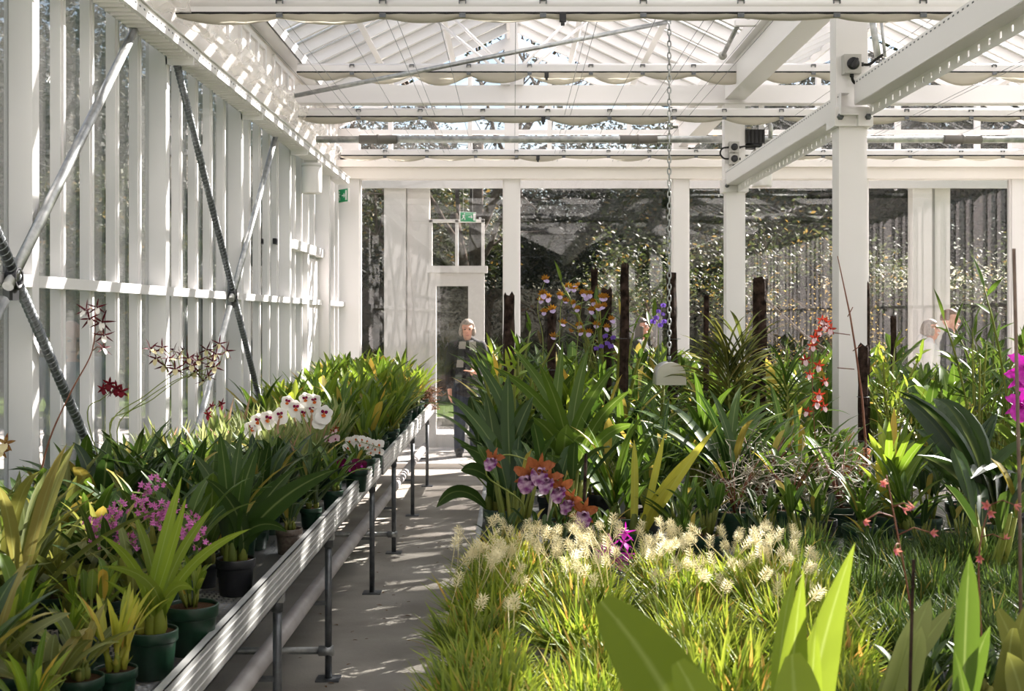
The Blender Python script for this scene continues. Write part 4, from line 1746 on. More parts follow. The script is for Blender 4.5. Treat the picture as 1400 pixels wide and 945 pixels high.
def p_pleat(lm):
    """big pleated palm-like leaves"""
    def f():
        b, q = MB(), MB()
        for i in range(9):
            az = i * 2.4 + ru(-.3, .3)
            e = ru(.6, 1.2)
            d = Vector((math.cos(e) * math.cos(az), math.cos(e) * math.sin(az), math.sin(e)))
            q.tube([(0, 0, -.01), d * .14], [.008, .006], 6)
            L, Wd, dr = ru(.36, .5), ru(.10, .14), ru(.6, 1.2)
            p0, rl = d * .13, ru(-.3, .3)
            nr = Vector((-math.sin(e) * math.cos(az), -math.sin(e) * math.sin(az), math.cos(e)))
            sd = nr.cross(d)
            # six narrow pleats side by side make one leaf
            nn, ns = 8, 8
            bb = len(b.v)
            p, dd, n2 = p0.copy(), d.copy(), nr.copy()
            for r_ in range(nn + 1):
                t = r_ / nn
                w = Wd * .5 * PROF['ellip'](t)
                for s in range(ns + 1):
                    u = s / ns * 2 - 1
                    b.v.append(p + sd * (w * u) + n2 * (.12 * w * (1 if s % 2 else -1) + .25 * w * abs(u)))
                p = p + dd * (L / nn)
                a = -dr / nn * (.35 + 1.3 * t)
                dd, n2 = dd * math.cos(a) + n2 * math.sin(a), n2 * math.cos(a) - dd * math.sin(a)
            for r_ in range(nn):
                for s in range(ns):
                    o = bb + r_ * (ns + 1) + s
                    t0, t1 = r_ / nn, (r_ + 1) / nn
                    b.face([o, o + ns + 1, o + ns + 2, o + 1], 0, ((s / ns, t0), (s / ns, t1), ((s + 1) / ns, t1), ((s + 1) / ns, t0)), False)
        return [('leaves', b.mesh('leaves', lm)), ('stalks', q.mesh('stalks', M['cane']))]
    return f


def p_roots():
    """tangle of bare aerial roots and old leafless canes"""
    def f():
        b, q = MB(), MB()
        for i in range(55):
            p = Vector((ru(-.12, .12), ru(-.12, .12), ru(0, .26)))
            pts = [p]
            d = Vector((ru(-1, 1), ru(-1, 1), ru(-.5, .8))).normalized()
            for k in range(6):
                d = (d + Vector((ru(-.5, .5), ru(-.5, .5), ru(-.5, .35)))).normalized()
                p = p + d * .04
                p.z = max(p.z, 0)
                pts.append(p.copy())
            b.tube(pts, ru(.0014, .0026), 4, 0, False)
        for i in range(8):
            a = ru(0, 6.28)
            q.tube([(0, 0, 0), (math.cos(a) * .06, math.sin(a) * .06, .16), (math.cos(a) * .14, math.sin(a) * .14, ru(.22, .32))], [.005, .004, .003], 5)
            q.leaf((math.cos(a) * .1, math.sin(a) * .1, .2), a, 1.0, ru(.12, .2), .03, .8, 5, 'strap', .3, 1)
        return [('aerial_roots', b.mesh('aerial_roots', M['root'])), ('old_canes', q.mesh('old_canes', [M['stem_brown'], M['lf_mid']]))]
    return f


add_proto('strap_dark', p_strap(M['lf_dark']), 4)
add_proto('strap_mid', p_strap(M['lf_mid']), 4)
add_proto('strap_light', p_strap(M['lf_light'], (16, 22), (.26, .44), (.026, .04), (.85, 1.5), (.3, 1.1)), 4)
add_proto('strap_olive', p_strap(M['lf_olive'], (14, 18), (.3, .46), (.028, .042)), 3)
add_proto('milt', p_strap(M['lf_pale'], (22, 28), (.18, .30), (.016, .024), (1.05, 1.52), (.1, .5), .045), 4)
add_proto('broad_dark', p_broad(M['lf_dark']), 3)
add_proto('broad_mid', p_broad(M['lf_mid']), 3)
add_proto('broad_olive', p_broad(M['lf_olive'], (12, 16), (.22, .36), (.05, .08), (.45, 1.35)), 3)
add_proto('broad_light', p_broad(M['lf_light'], (9, 12), (.24, .40), (.05, .075), (1.0, 1.5), (.2, .9)), 4)
add_proto('catt', p_catt(M['lf_mid']), 4)
add_proto('catt_light', p_catt(M['lf_light']), 3)
add_proto('catt_dark', p_catt(M['lf_dark'], (8, 11), (.16, .28), (.2, .3), (.05, .07)), 3)
add_proto('grass', p_grass(M['lf_grass']), 4)
add_proto('grass_dark', p_grass(M['lf_grassd'], 420, (.14, .25), (.006, .010), .14), 3)
add_proto('reed', p_reed(M['lf_mid']), 4)
add_proto('reed_light', p_reed(M['lf_light'], (8, 12), (.3, .5), (.06, .09), (.018, .026), .036), 3)
add_proto('vanda', p_vanda(M['lf_mid']), 3)
add_proto('vanda_big', p_vanda(M['lf_olive'], .62, (.44, .60), (.022, .03), 30, 4, .14), 1)
add_proto('bamboo', p_bamboo(M['lf_mid']), 3)
add_proto('bulbs', p_bulbs(M['lf_dark']), 2)
add_proto('cataset', p_cataset(M['lf_yellow']), 2)
add_proto('pleat', p_pleat(M['lf_dark']), 2)
add_proto('roots', p_roots(), 3)


def nominal(parts):
    return max(max(v.co.z for v in me.vertices) for _, me in parts)


NOM = {sp: [nominal(v) for v in vs] for sp, vs in PROTO.items()}

# pots: unit mesh 1 m wide rim scaled down, one per colour
def pot_mesh(m, ribs=False):
    b = MB()
    b.lathe([(.001, 0), (.38, 0), (.40, .02), (.455, .70), (.455, .705), (.49, .705), (.50, .72), (.50, .92), (.495, .93), (.47, .93), (.465, .90), (.44, .70)], (0, 0, 0), 26)
    return b.mesh('pot', m)


POT = {'green': pot_mesh(M['pot_green']), 'black': pot_mesh(M['pot_black']), 'grey': pot_mesh(M['pot_grey'])}
_b = MB()
_b.lathe([(.001, .02), (.2, .015), (.33, -.005), (.46, 0)], (0, 0, 0), 22)
MIX = _b.mesh('potting_mix', M['soil'])
CAT = 'potted orchid'


KIND = {'strap': 'strap_leaved_orchid', 'milt': 'pansy_orchid', 'broad': 'broad_leaved_orchid', 'catt': 'cane_orchid', 'grass': 'grassy_orchid', 'reed': 'reed_orchid', 'vanda': 'vanda_orchid', 'bamboo': 'bamboo_orchid', 'bulbs': 'bulb_orchid', 'cataset': 'yellow_orchid', 'pleat': 'palm_leaved_orchid', 'roots': 'rooty_orchid'}


def plant(sp, x, y, label, name=None, ztop=None, s=1.0, var=None, rz=None, pot='green', pw=.13, group=None, z=ZB, cat=CAT):
    """a potted plant standing on the bench; ztop fits its height"""
    v = R.randrange(len(PROTO[sp])) if var is None else var
    rt = thing(name or KIND[sp.split('_')[0]], label, cat, (x, y, z), 0, group)
    po = link('pot', POT[pot], rt)
    po.scale = (pw, pw, pw)
    ps = link('potting_mix', MIX, po)
    ps.location = (0, 0, .86)
    z0 = pw * .86
    if ztop is not None:
        s = max((ztop - z - z0) / NOM[sp][v], .35)
    a = ru(0, 6.28) if rz is None else rz
    for nm, me in PROTO[sp][v]:
        o = link(nm, me, rt, (0, 0, z0))
        o.scale = (s, s, s)
        o.rotation_euler = (0, 0, a)
    return rt


# ------------------------------------------------------------------ flowers (local +x looks out of the flower, z up)
def petal(b, ang, L, Wd, cup=.25, bend=0.0, prof='ellip', fold=.15, mi=0, off=0.0, x0=0.0):
    d = Vector((cup, math.sin(ang), math.cos(ang)))
    return b.strip((x0, math.sin(ang) * off, math.cos(ang) * off), d, Vector((1, 0, 0)), L, Wd, bend, 5, prof, fold, mi)


FM = {
    'white': petalmat('petal_white', '#f2efe9'), 'eye': petalmat('petal_magenta_eye', '#8e1550', '#6d0f3c'), 'yell': petalmat('petal_orange_spot', '#c8601c'),
    'maroon': petalmat('petal_maroon', '#3f1118', '#5a1822'), 'cream': petalmat('petal_cream', '#e9dfb8', '#d8c890'), 'spot': petalmat('petal_spotted', '#6a2418', '#a8924a', sc=220),
    'crim': petalmat('petal_crimson', '#5c0b18', '#7e1222'), 'pink': petalmat('petal_pink', '#d063b4', '#e79ad0', sc=150), 'orange': petalmat('petal_orange', '#a8623a', '#8a4a2c', sc=120),
    'purp': petalmat('petal_purple', '#6d2468', '#e6c8dc', sc=35), 'mauve': petalmat('petal_mauve', '#cdbbdc', '#b49cd0', sc=80), 'must': petalmat('petal_mustard', '#a8741c', '#7d4c18', sc=150),
    'mag': petalmat('petal_magenta', '#b81fa2', '#d94fc4', sc=60), 'viol': petalmat('petal_violet', '#7a5ab8', '#6543a0', sc=90), 'red': petalmat('petal_brick_red', '#a23420', '#6e1c14', sc=120),
    'blush': petalmat('petal_blush', '#e9d3d6', '#e2b8c4', sc=90), 'burg': petalmat('petal_burgundy', '#5a0c36', '#76104a'), 'salmon': petalmat('petal_salmon', '#d98c7c', '#c46a74', sc=100), 'greenc': petalmat('petal_green_column', '#b9b45a'),
}


def fmesh(name, mats, fn):
    b = MB()
    fn(b)
    return b.mesh(name, [FM[k] for k in mats])


def f_pansy(b):
    for a in (0, 2.25, -2.25):
        petal(b, a * .48 if a else 0, .034, .034, .05, .1, 'round', .05, 0)
    for a in (1.1, -1.1):
        petal(b, a, .034, .036, .1, .1, 'round', .05, 0)
    for a in (2.75, -2.75):
        petal(b, a, .042, .048, .25, -.3, 'round', .03, 0, 0, .002)
    for a in (.75, -.75):
        petal(b, a, .014, .013, .6, -.2, 'round', .05, 1, .004, .005)
    petal(b, PI, .013, .018, .6, -.2, 'round', .02, 2, .002, .007)
    b.ball((.009, 0, .001), (.004, .004, .004), 2, 6, 4)


def f_spider(b):
    for a in (0, 1.25, -1.25, 2.2, -2.2):
        petal(b, a, .044, .0065, .35, ru(-1.3, 1.1), 'lance', .4, 0)
    petal(b, PI, .028, .019, .6, -.7, 'round', .1, 1, 0, .004)
    b.ball((.009, 0, .002), (.005, .004, .005), 0, 6, 4)


def f_zygo(b):
    for a in (0, .62, -.62, 1.25, -1.25):
        petal(b, a, .034, .014, .45, .5, 'lance', .25, 0)
    petal(b, PI, .032, .032, .7, -.5, 'round', .05, 1, 0, .004)
    b.ball((.009, 0, .003), (.005, .005, .006), 0, 6, 4)


def f_cattl(b):
    for a in (0, 2.1, -2.1):
        petal(b, a, .060, .018, .25, ru(-1.6, -.6), 'lance', .4, 0)
    for a in (1.0, -1.0):
        b.strip((0, 0, 0), Vector((.25, math.sin(a), math.cos(a))), Vector((1, 0, 0)), .058, .034, ru(-1.5, -.7), 8, 'ellip', .4, 0, ru(-.6, .6), .15)
    b.strip((.004, 0, 0), Vector((.75, 0, -.65)), Vector((.6, 0, .7)), .065, .06, -.9, 9, 'round', .35, 1, 0, .12)
    b.lathe([(.004, 0), (.010, .012), (.008, .03)], (.006, 0, 0), 8, 1, Matrix.Rotation(PI / 2, 3, 'Y'))


def f_star(b):
    for a in (0, 1.26, -1.26, 2.5, -2.5):
        petal(b, a, .015, .0065, .5, ru(-.6, .1), 'lance', .2, 0)
    petal(b, PI, .014, .010, .8, -.4, 'round', .1, 0)
    b.ball((.006, 0, 0), (.004, .003, .003), 0, 6, 4)


def f_phal(b):
    for a in (0, 2.15, -2.15):
        petal(b, a, .032, .024, .1, 0, 'round', .05, 0)
    for a in (1.15, -1.15):
        petal(b, a, .036, .042, .12, .1, 'round', .05, 0, 0, .002)
    petal(b, PI, .016, .014, .9, -.5, 'round', .2, 1, 0, .004)
    b.ball((.008, 0, 0), (.005, .004, .004), 1, 6, 4)


def f_odont(b):
    for a in (0, 1.2, -1.2, 2.3, -2.3):
        petal(b, a, .030, .010, .2, -.5, 'lance', .3, 0)
    petal(b, PI, .030, .022, .55, -.5, 'round', .1, 1, 0, .004)
    b.ball((.008, 0, .002), (.004, .004, .005), 0, 6, 4)


def f_bell(b):
    for a in (0, 1.26, -1.26, 2.5, -2.5):
        petal(b, a, .026, .008, 1.3, .25, 'lance', .4, 0)
    petal(b, PI, .018, .010, 1.2, -.2, 'round', .3, 1)


FL = {
    'pansy': [fmesh('flower', ('white', 'eye', 'yell'), f_pansy)],
    'spider': [fmesh('flower', ('maroon', 'cream'), f_spider) for _ in range(3)],
    'spiderw': [fmesh('flower', ('maroon', 'white'), f_spider) for _ in range(2)],
    'crim': [fmesh('flower', ('crim', 'crim'), f_odont)],
    'zygo': [fmesh('flower', ('must', 'mauve'), f_zygo)],
    'cattl': [fmesh('flower', ('orange', 'purp'), f_cattl) for _ in range(4)],
    'star': [fmesh('flower', ('pink',), f_star)],
    'phal': [fmesh('flower', ('white', 'yell'), f_phal)],
    'phalp': [fmesh('flower', ('blush', 'eye'), f_phal)],
    'burg': [fmesh('flower', ('burg', 'mag'), f_phal)],
    'bigmag': [fmesh('flower', ('mag', 'mag'), f_cattl)],
    'magsp': [fmesh('flower', ('mag', 'mag'), f_spider) for _ in range(2)],
    'viol': [fmesh('flower', ('viol', 'viol'), f_phal)],
    'red': [fmesh('flower', ('red', 'blush'), f_odont)],
    'salmon': [fmesh('flower', ('salmon', 'pink'), f_bell)],
    'yspot': [fmesh('flower', ('spot', 'cream'), f_odont)],
}
_k = [0]


def spike(pl, pts, ftype, fpos, size=1.0, face=(0, -1, .1), jit=.5, stem='stem_green', r=.0028, side=.02):
    """a flower spike of plant pl: stem through pts (world), a flower at each of fpos (world)"""
    o0 = pl.location
    b = MB()
    P = [Vector(p) - o0 for p in pts]
    Q = []
    for i in range(len(P) - 1):
        a0, a1, a2, a3 = P[max(i - 1, 0)], P[i], P[i + 1], P[min(i + 2, len(P) - 1)]
        for k in range(6):
            t = k / 6
            Q.append(.5 * ((2 * a1) + (a2 - a0) * t + (2 * a0 - 5 * a1 + 4 * a2 - a3) * t * t + (3 * a1 - a0 - 3 * a2 + a3) * t ** 3))
    Q.append(P[-1])
    b.tube(Q, [r * (1 - .5 * i / (len(Q) - 1)) for i in range(len(Q))], 6)
    for p in fpos:
        p = Vector(p) - o0
        q = min(Q, key=lambda c: (c - p).length + .3 * max(0, c.z - p.z))
        if (q - p).length > .004:
            b.tube([q, q.lerp(p, .5) + Vector((0, 0, .2 * (q - p).length)), p], r * .55, 5)
    st = b.obj('flower_spike', M[stem], pl)
    f0 = Vector(face)
    for i, p in enumerate(fpos):
        me = FL[ftype][i % len(FL[ftype])]
        o = link('flower', me, st, Vector(p) - o0)
        f = (f0 + Vector((ru(-jit, jit), ru(-jit, jit), ru(-jit, jit) * .6))).normalized()
        o.rotation_euler = (Matrix.Rotation(math.atan2(f.y, f.x), 3, 'Z') @ Matrix.Rotation(-math.asin(f.z), 3, 'Y') @ Matrix.Rotation(ru(-.3, .3), 3, 'X')).to_euler()
        sc = size * ru(.85, 1.15)
        o.scale = (sc, sc, sc)
    return st


def along(pts, n, t0=.4, t1=1.0, jit=.02):
    P = [Vector(p) for p in pts]
    out = []
    for i in range(n):
        t = (t0 + (t1 - t0) * i / max(n - 1, 1)) * (len(P) - 1)
        k = min(int(t), len(P) - 2)
        out.append(P[k].lerp(P[k + 1], t - k) + Vector((ru(-jit, jit), ru(-jit, jit), ru(-jit, jit))))
    return out


def base(pl, dz=.12):
    return Vector(pl.location) + Vector((0, 0, dz))


ORD = 'first second third fourth fifth sixth seventh eighth ninth tenth eleventh twelfth thirteenth fourteenth fifteenth sixteenth seventeenth eighteenth nineteenth twentieth'.split()
ORD += ['twenty-' + w for w in ORD[:9]]
TAKEN = []


def free(x, y, d):
    return all((x - a) ** 2 + (y - c) ** 2 > ((d + e) / 2) ** 2 for a, c, e in TAKEN)


def put(sp, px, pb, ptop, label, Y=None, x=None, **k):
    """key plant: pot foot seen at photo x=px; Y given, or found from the foot's photo height pb on the bench top"""
    if Y is None:
        Y = (CAM_H - ZB) * FPX / (pb - 433)
    X = (px - 700) / FPX * Y if x is None else x
    pw = k.get('pw', .13)
    TAKEN.append((X, Y, pw))
    zt = CAM_H - (ptop - 433) / FPX * Y
    return plant(sp, X, Y, label, ztop=zt, **k)
# a plant with each leaf laid out by hand
def big_leaf_plant(name_lab, x, y, leaves, pw=.12, m='lf_light', seg=12, pot='green', bm='bulb', spread=.025, rollr=.55):
    rt = thing('potted_orchid', name_lab, CAT, (x, y, ZB))
    TAKEN.append((x, y, pw))
    po = link('pot', POT[pot], rt)
    po.scale = (pw, pw, pw)
    ps = link('potting_mix', MIX, po)
    ps.location = (0, 0, .86)
    q = MB()
    for i, (tip, Wd, prof, bow, fold) in enumerate(leaves):
        b = MB()
        p0 = Vector((ru(-spread, spread), ru(-spread, spread), pw * .86))
        t = Vector(tip) - Vector((x, y, ZB))
        d = t - p0
        L = d.length
        d.normalize()
        # the blade bows: starts steeper by bow, ends flatter
        nrm = Vector((0, -1, .25))
        ax = nrm.cross(d)
        nrm = (nrm - d * nrm.dot(d)).normalized()
        sd = nrm.cross(d)
        d0 = Matrix.Rotation(bow, 3, nrm) @ d
        nrm = Matrix.Rotation(ru(-rollr, rollr), 3, d) @ nrm if abs(bow) > .08 else nrm
        b.strip(p0, d0, nrm, L * (1 + bow * bow / 6), Wd, ru(.05, .4), seg, prof, fold, 0, 0, 0, -2 * bow)
        q.lathe([(.01, -.01), (.018, .02), (.016, .05), (.006, .09)], p0 + Vector((0, 0, -.01)), 9, 0, None, True, True)
        b.obj('leaf', M[m], rt)
    q.obj('pseudobulbs', M[bm], rt)
    return rt



# ------------------------------------------------------------------ the bench along the glass wall
def bench_leafy(label, px, pb, leaves, **k):
    Y = (CAM_H - ZB) * FPX / (pb - 433)
    return big_leaf_plant(label, (px - 700) / FPX * Y, Y, [(at(a, c, Y + dy), w_, pr, bw, .3) for (a, c, dy, w_, pr, bw) in leaves], **k)


pA = bench_leafy('yellow-green orchid with long upright leaves in a green pot at the near bench edge', 208, 925,
                 [(253, 650, .05, .030, 'strap', .05), (264, 672, -.03, .026, 'strap', .0), (131, 722, -.1, .026, 'strap', -.45), (118, 760, -.25, .028, 'strap', -.6), (142, 790, -.12, .026, 'lance', -.2),
                  (338, 736, -.1, .026, 'strap', .5), (296, 690, .1, .026, 'strap', .3), (212, 774, -.1, .024, 'lance', .0), (300, 812, -.2, .028, 'strap', .6), (236, 700, .1, .03, 'strap', .1), (180, 700, .1, .028, 'strap', -.2), (225, 800, -.08, .022, 'lance', .1), (190, 812, -.08, .022, 'lance', -.1), (250, 820, -.06, .02, 'lance', .4)], pw=.135, m='lf_light', bm='lf_yellow')
pB = put('catt_light', 262, 893, 755, 'short bright-green orchid in a wide green pot behind the yellowing one', pw=.15, var=0)
pZ = put('cataset', 158, 968, 800, 'small yellow orchid in the green pot at the lower corner of the bench edge', pw=.105, var=1, rz=2.1)
pC = bench_leafy('dark broad-leaved orchid in the black pot on the bench edge', 322, 813,
                 [(457, 648, -.1, .075, 'ellip', .35), (357, 610, .05, .065, 'ellip', .15), (303, 588, .05, .055, 'ellip', -.05), (274, 650, -.12, .055, 'ellip', -.5), (405, 640, .12, .06, 'ellip', .3), (262, 625, .15, .06, 'ellip', -.4), (335, 640, -.1, .045, 'ellip', .05), (402, 735, -.1, .05, 'ellip', .9), (300, 660, .1, .05, 'ellip', -.2), (330, 600, .15, .05, 'ellip', .1)], pw=.135, m='lf_dark', pot='black')
pD = put('broad_dark', 395, 757, 650, 'low dark-leaved orchid in the smoky grey pot on the bench edge', pot='grey', pw=.11, var=1)
row = [('strap_dark', 425, 722, 590, .10), ('strap_mid', 455, 697, 600, .105), ('broad_mid', 487, 672, 640, .13), ('bulbs', 500, 652, 615, .12), ('broad_dark', 512, 640, 612, .11), ('strap_mid', 520, 626, 590, .12), ('strap_light', 532, 612, 540, .13), ('strap_light', 545, 600, 520, .13)]
PF = []
for i, (sp, px, pb, pt, pw) in enumerate(row):
    PF.append(put(sp, px, pb, pt, 'green-potted orchid, %s along the bench edge beyond the smoky grey pot' % ORD[i], pw=pw))
# the big yellowish leaf plant and the olive leaves at the near end
pE = put('strap_olive', 12, 0, 585, 'tall yellowing broad-leaved orchid at the near end against the glass', Y=3.45, pw=.14, var=1)
CR = [(-1.01, 2.62, 850), (-1.16, 2.60, 800), (-1.32, 2.62, 770), (-1.50, 2.64, 740), (-1.03, 2.80, 830), (-1.19, 2.80, 785), (-1.35, 2.82, 750), (-1.52, 2.84, 720), (-1.02, 2.98, 830), (-1.20, 3.0, 770), (-1.38, 3.02, 735), (-1.56, 3.04, 700), (-1.12, 3.2, 790), (-1.30, 3.22, 740), (-1.48, 3.24, 705), (-1.66, 3.26, 680), (-1.14, 3.42, 740), (-1.50, 3.45, 690), (-1.68, 3.5, 665), (-1.08, 3.62, 735), (-1.26, 3.65, 715), (-1.42, 3.68, 690), (-1.6, 3.7, 660)]
for i, (x, y, pt) in enumerate(CR):
    if free(x, y, .11):
        TAKEN.append((x, y, .12))
        o = plant(R.choice(['broad_olive', 'broad_olive', 'broad_dark', 'strap_light', 'catt_light']), x, y, 'olive-leaved orchid of the near corner clump, %s counting back from the corner' % ORD[i], ztop=CAM_H - (pt + ru(-15, 25) - 433) / FPX * y, pw=ru(.10, .12))
        o['group'] = 'olive orchids in the near corner of the bench'
# pink cluster plants
pP = put('strap_olive', 215, 0, 690, 'orchid with dense pink flower clusters behind the green pots', Y=3.95, pw=.13, x=-1.10)
pP2 = put('strap_olive', 150, 0, 680, 'second pink-flowered orchid, further from the bench edge', Y=4.05, pw=.13, x=-1.32)
for pl, lst in ((pP, [((185, 690), (215, 655)), ((215, 700), (240, 690)), ((250, 720), (265, 745)), ((225, 720), (190, 690)), ((255, 700), (280, 740))]), (pP2, [((150, 740), (130, 745)), ((165, 735), (185, 745)), ((120, 720), (140, 715)), ((150, 720), (165, 690))])):
    for (m, e) in lst:
        a, m, e = base(pl), at(m[0], m[1], 3.85), at(e[0], e[1], 3.80)
        pts = [a, a.lerp(m, .6) + Vector((0, 0, .05)), m, e]
        fp = []
        for i in range(22):
            t = i / 21
            p = m.lerp(e, t)
            an = i * 2.4
            fp.append(p + Vector((math.cos(an) * .018, math.sin(an) * .018, math.sin(i * 1.7) * .018)))
        spike(pl, pts, 'star', fp, .8, (0, -1, .2), .9, r=.002)

# rows behind the edge, filled row by row
sun_rows = [('second row from the edge', -1.08), ('third row from the edge', -1.24), ('fourth row from the edge', -1.40), ('fifth row from the edge', -1.56), ('back row against the glass', -1.70)]
for ri, (rn, x0) in enumerate(sun_rows):
    y = 3.75 + .07 * ri
    n = 0
    while y < 8.0:
        x = x0 + ru(-.035, .035)
        pw = ru(.09, .12)
        if free(x, y, pw * .95):
            if y < 5.2:
                sp = R.choice(['strap_dark', 'broad_dark', 'strap_olive', 'broad_mid'])
                zt = 1.12 + .10 * (y - 3.7) / 1.5 + ru(-.06, .09)
            elif y < 6.0:
                sp = R.choice(['strap_mid', 'broad_dark', 'strap_dark', 'milt'])
                zt = 1.19 + ru(-.06, .08)
            else:
                sp = R.choice(['milt', 'milt', 'milt', 'strap_mid'])
                zt = 1.17 + ru(-.06, .06)
            n += 1
            TAKEN.append((x, y, pw))
            nm = {'strap_dark': 'dark strap-leaved', 'broad_dark': 'dark broad-leaved', 'strap_olive': 'olive strap-leaved', 'broad_mid': 'green broad-leaved', 'strap_mid': 'green strap-leaved', 'milt': 'pale narrow-leaved'}[sp]
            o = plant(sp, x, y, '%s orchid, %s back in the near bench %s' % (nm, ORD[n - 1], rn), ztop=zt, pw=pw, pot=R.choice(['green', 'green', 'black']))
            o['group'] = 'potted orchids in the near bench rows'
        y += ru(.155, .20)
# far bench in the sun
PX = []
for ri, (rn, x0) in enumerate([('bench edge row', -.93), ('second row', -1.13), ('third row', -1.34), ('fourth row', -1.55), ('row against the glass', -1.69)]):
    y = 8.2 + .06 * ri
    n = 0
    while y < 13.35:
        x = x0 + ru(-.03, .03)
        pw = ru(.11, .14)
        if free(x, y, pw * .95):
            sp = R.choice(['strap_light', 'broad_light', 'strap_light', 'broad_light', 'strap_mid', 'catt_light'])
            zt = 1.20 + .07 * min(1, (y - 8.2) / 1.5) + ru(-.05, .13) - (.08 if ri == 0 else 0)
            n += 1
            TAKEN.append((x, y, pw))
            o = plant(sp, x, y, 'lush bright-leaved orchid on the sunny far bench, %s in the %s' % (ORD[n - 1], rn), ztop=zt, pw=pw)
            o['group'] = 'bright orchids on the sunny far bench'
            PX.append(o)
        y += ru(.22, .29)
# root clump hanging over the end of the far bench
rt = thing('root_clump', 'tangled brown root clump at the sunny end of the far bench', 'root clump', (-.90, 12.95, ZB))
b = MB()
rr = random.Random(4)
for i in range(200):
    p = Vector((rr.gauss(0, .05), rr.gauss(0, .07), rr.uniform(.0, .22)))
    pts = [p]
    for k in range(4):
        p = p + Vector((rr.uniform(-.04, .05), rr.uniform(-.04, .04), rr.uniform(-.035, .03)))
        p.z = max(p.z, .002)
        pts.append(p.copy())
    b.tube(pts, .003, 4, 0, False)
b.obj('roots', mat('brown_roots', '#5a3824', .9, col2='#8d6644', vscale=40), rt)
b = MB()
b.lathe([(.001, 0), (.07, 0), (.085, .08), (.07, .16), (.001, .2)], (0, 0, 0), 12)
b.obj('root_ball', M['soil'], rt)

# spray of spidery cream and maroon flowers arching over the bench
pS = plant('strap_dark', -1.42, 4.88, 'dark-leaved orchid with arching sprays of spidery maroon and cream flowers', ztop=1.25, pw=.13, var=1)
Y = 4.9
for stem, fl in (([(150, 590), (200, 540), (250, 505), (310, 480)], [(205, 478), (222, 475), (214, 490), (232, 492), (248, 484), (262, 500), (252, 478), (275, 488)]),
                 ([(150, 590), (180, 560), (240, 520), (300, 500)], [(282, 478), (296, 484), (308, 480), (268, 508), (280, 522), (294, 502), (240, 505), (226, 500)]),
                 ([(160, 590), (210, 545), (255, 515), (285, 520)], [(284, 515), (270, 494), (238, 480), (300, 470), (292, 494), (258, 490)])):
    spike(pS, [base(pS)] + [at(a, c, Y) for a, c in stem], 'spider', [at(a, c, Y + ru(-.12, .1)) for a, c in fl], 1.0, (0, -1, .1), .9, 'stem_green')
# tall spike of white and maroon flowers
pT = plant('strap_dark', -1.66, 4.30, 'orchid with one tall red-stemmed spike of white and maroon flowers', ztop=1.15, pw=.12)
spike(pT, [base(pT), at(62, 620, 4.3), at(95, 540, 4.3), at(126, 480, 4.3), at(130, 425, 4.3)], 'spiderw', [at(118, 425, 4.25), at(132, 420, 4.28), at(139, 440, 4.28), at(142, 458, 4.25), at(122, 436, 4.28), at(140, 476, 4.28)], 1.0, (.1, -1, 0), .8, 'stem_brown', .0035)
# crimson cluster
pU = plant('strap_mid', -1.58, 5.12, 'orchid with a small cluster of deep crimson flowers near the glass', ztop=1.18, pw=.12)
spike(pU, [base(pU), at(120, 575, 5.0), at(140, 545, 5.0), at(165, 530, 5.0)], 'crim', [at(140, 532, 4.95), at(150, 524, 4.95), at(160, 530, 4.95), at(153, 538, 4.95), at(166, 536, 4.95)], 1.0, (.1, -1, .1), .8, 'stem_green')
pU2 = plant('strap_mid', -1.45, 5.9, 'orchid with a few dark red blooms behind the maroon sprays', ztop=1.2, pw=.12)
spike(pU2, [base(pU2), at(280, 590, 5.9), at(295, 558, 5.9)], 'crim', [at(290, 556, 5.85), at(302, 552, 5.85), at(285, 566, 5.85)], .9, (.1, -1, .1), .8)
# yellow and brown flower at the near corner
pV = plant('strap_olive', -1.70, 3.85, 'orchid with a yellow and brown bloom at the frame edge', ztop=1.08, pw=.11)
spike(pV, [base(pV), at(-8, 640, 3.9), at(5, 605, 3.9)], 'yspot', [at(8, 606, 3.85), at(3, 618, 3.85)], 1.0, (.3, -1, .1), .4)
# pansy-faced white orchids
for (lab, x, y, fl) in (('pale orchid bearing a row of three white blooms with magenta eyes', -1.28, 6.55, [(353, 576), (366, 573), (383, 568), (345, 586)]),
                        ('pale orchid bearing white magenta-eyed blooms near the bench edge', -1.05, 6.72, [(443, 566), (437, 574)]),
                        ('pale orchid bearing white magenta-eyed blooms at the back of its group', -1.22, 7.3, [(418, 546), (430, 548), (393, 550), (404, 558), (415, 566), (426, 560)])):
    pl = plant('milt', x, y, lab, ztop=1.22, pw=.12)
    F = [at(a, c, y - .22) for a, c in fl]
    for f in F:
        spike(pl, [base(pl), base(pl).lerp(f, .6) + Vector((0, .03, .06)), f + Vector((0, .02, -.01))], 'pansy', [f], 1.25, (.12, -1, .05), .18, 'stem_green', .002)
# white phalaenopsis cluster and burgundy one at the edge
pW = plant('broad_dark', -.985, 7.28, 'small orchid with a heap of white blooms by the bench edge', ztop=.98, pw=.12)
Fw = [at(a, c, 7.1) for a, c in ((478, 603), (486, 600), (494, 601), (502, 603), (510, 606), (518, 608), (482, 610), (492, 609), (503, 612), (513, 614), (519, 618), (475, 612), (486, 617), (507, 619))]
spike(pW, [base(pW), base(pW) + Vector((0, -.02, .12)), at(490, 604, 7.1), at(519, 612, 7.08)], 'phal', Fw, .85, (.1, -1, .25), .5)
pY = plant('broad_mid', -.955, 6.62, 'small orchid with dark burgundy round blooms by the bench edge', ztop=.95, pw=.14)
spike(pY, [base(pY), base(pY) + Vector((0, -.03, .1)), at(474, 636, 6.5), at(490, 634, 6.5)], 'burg', [at(470, 636, 6.48), at(478, 641, 6.46), at(488, 634, 6.48), at(494, 636, 6.48)], .95, (.1, -1, .1), .4)
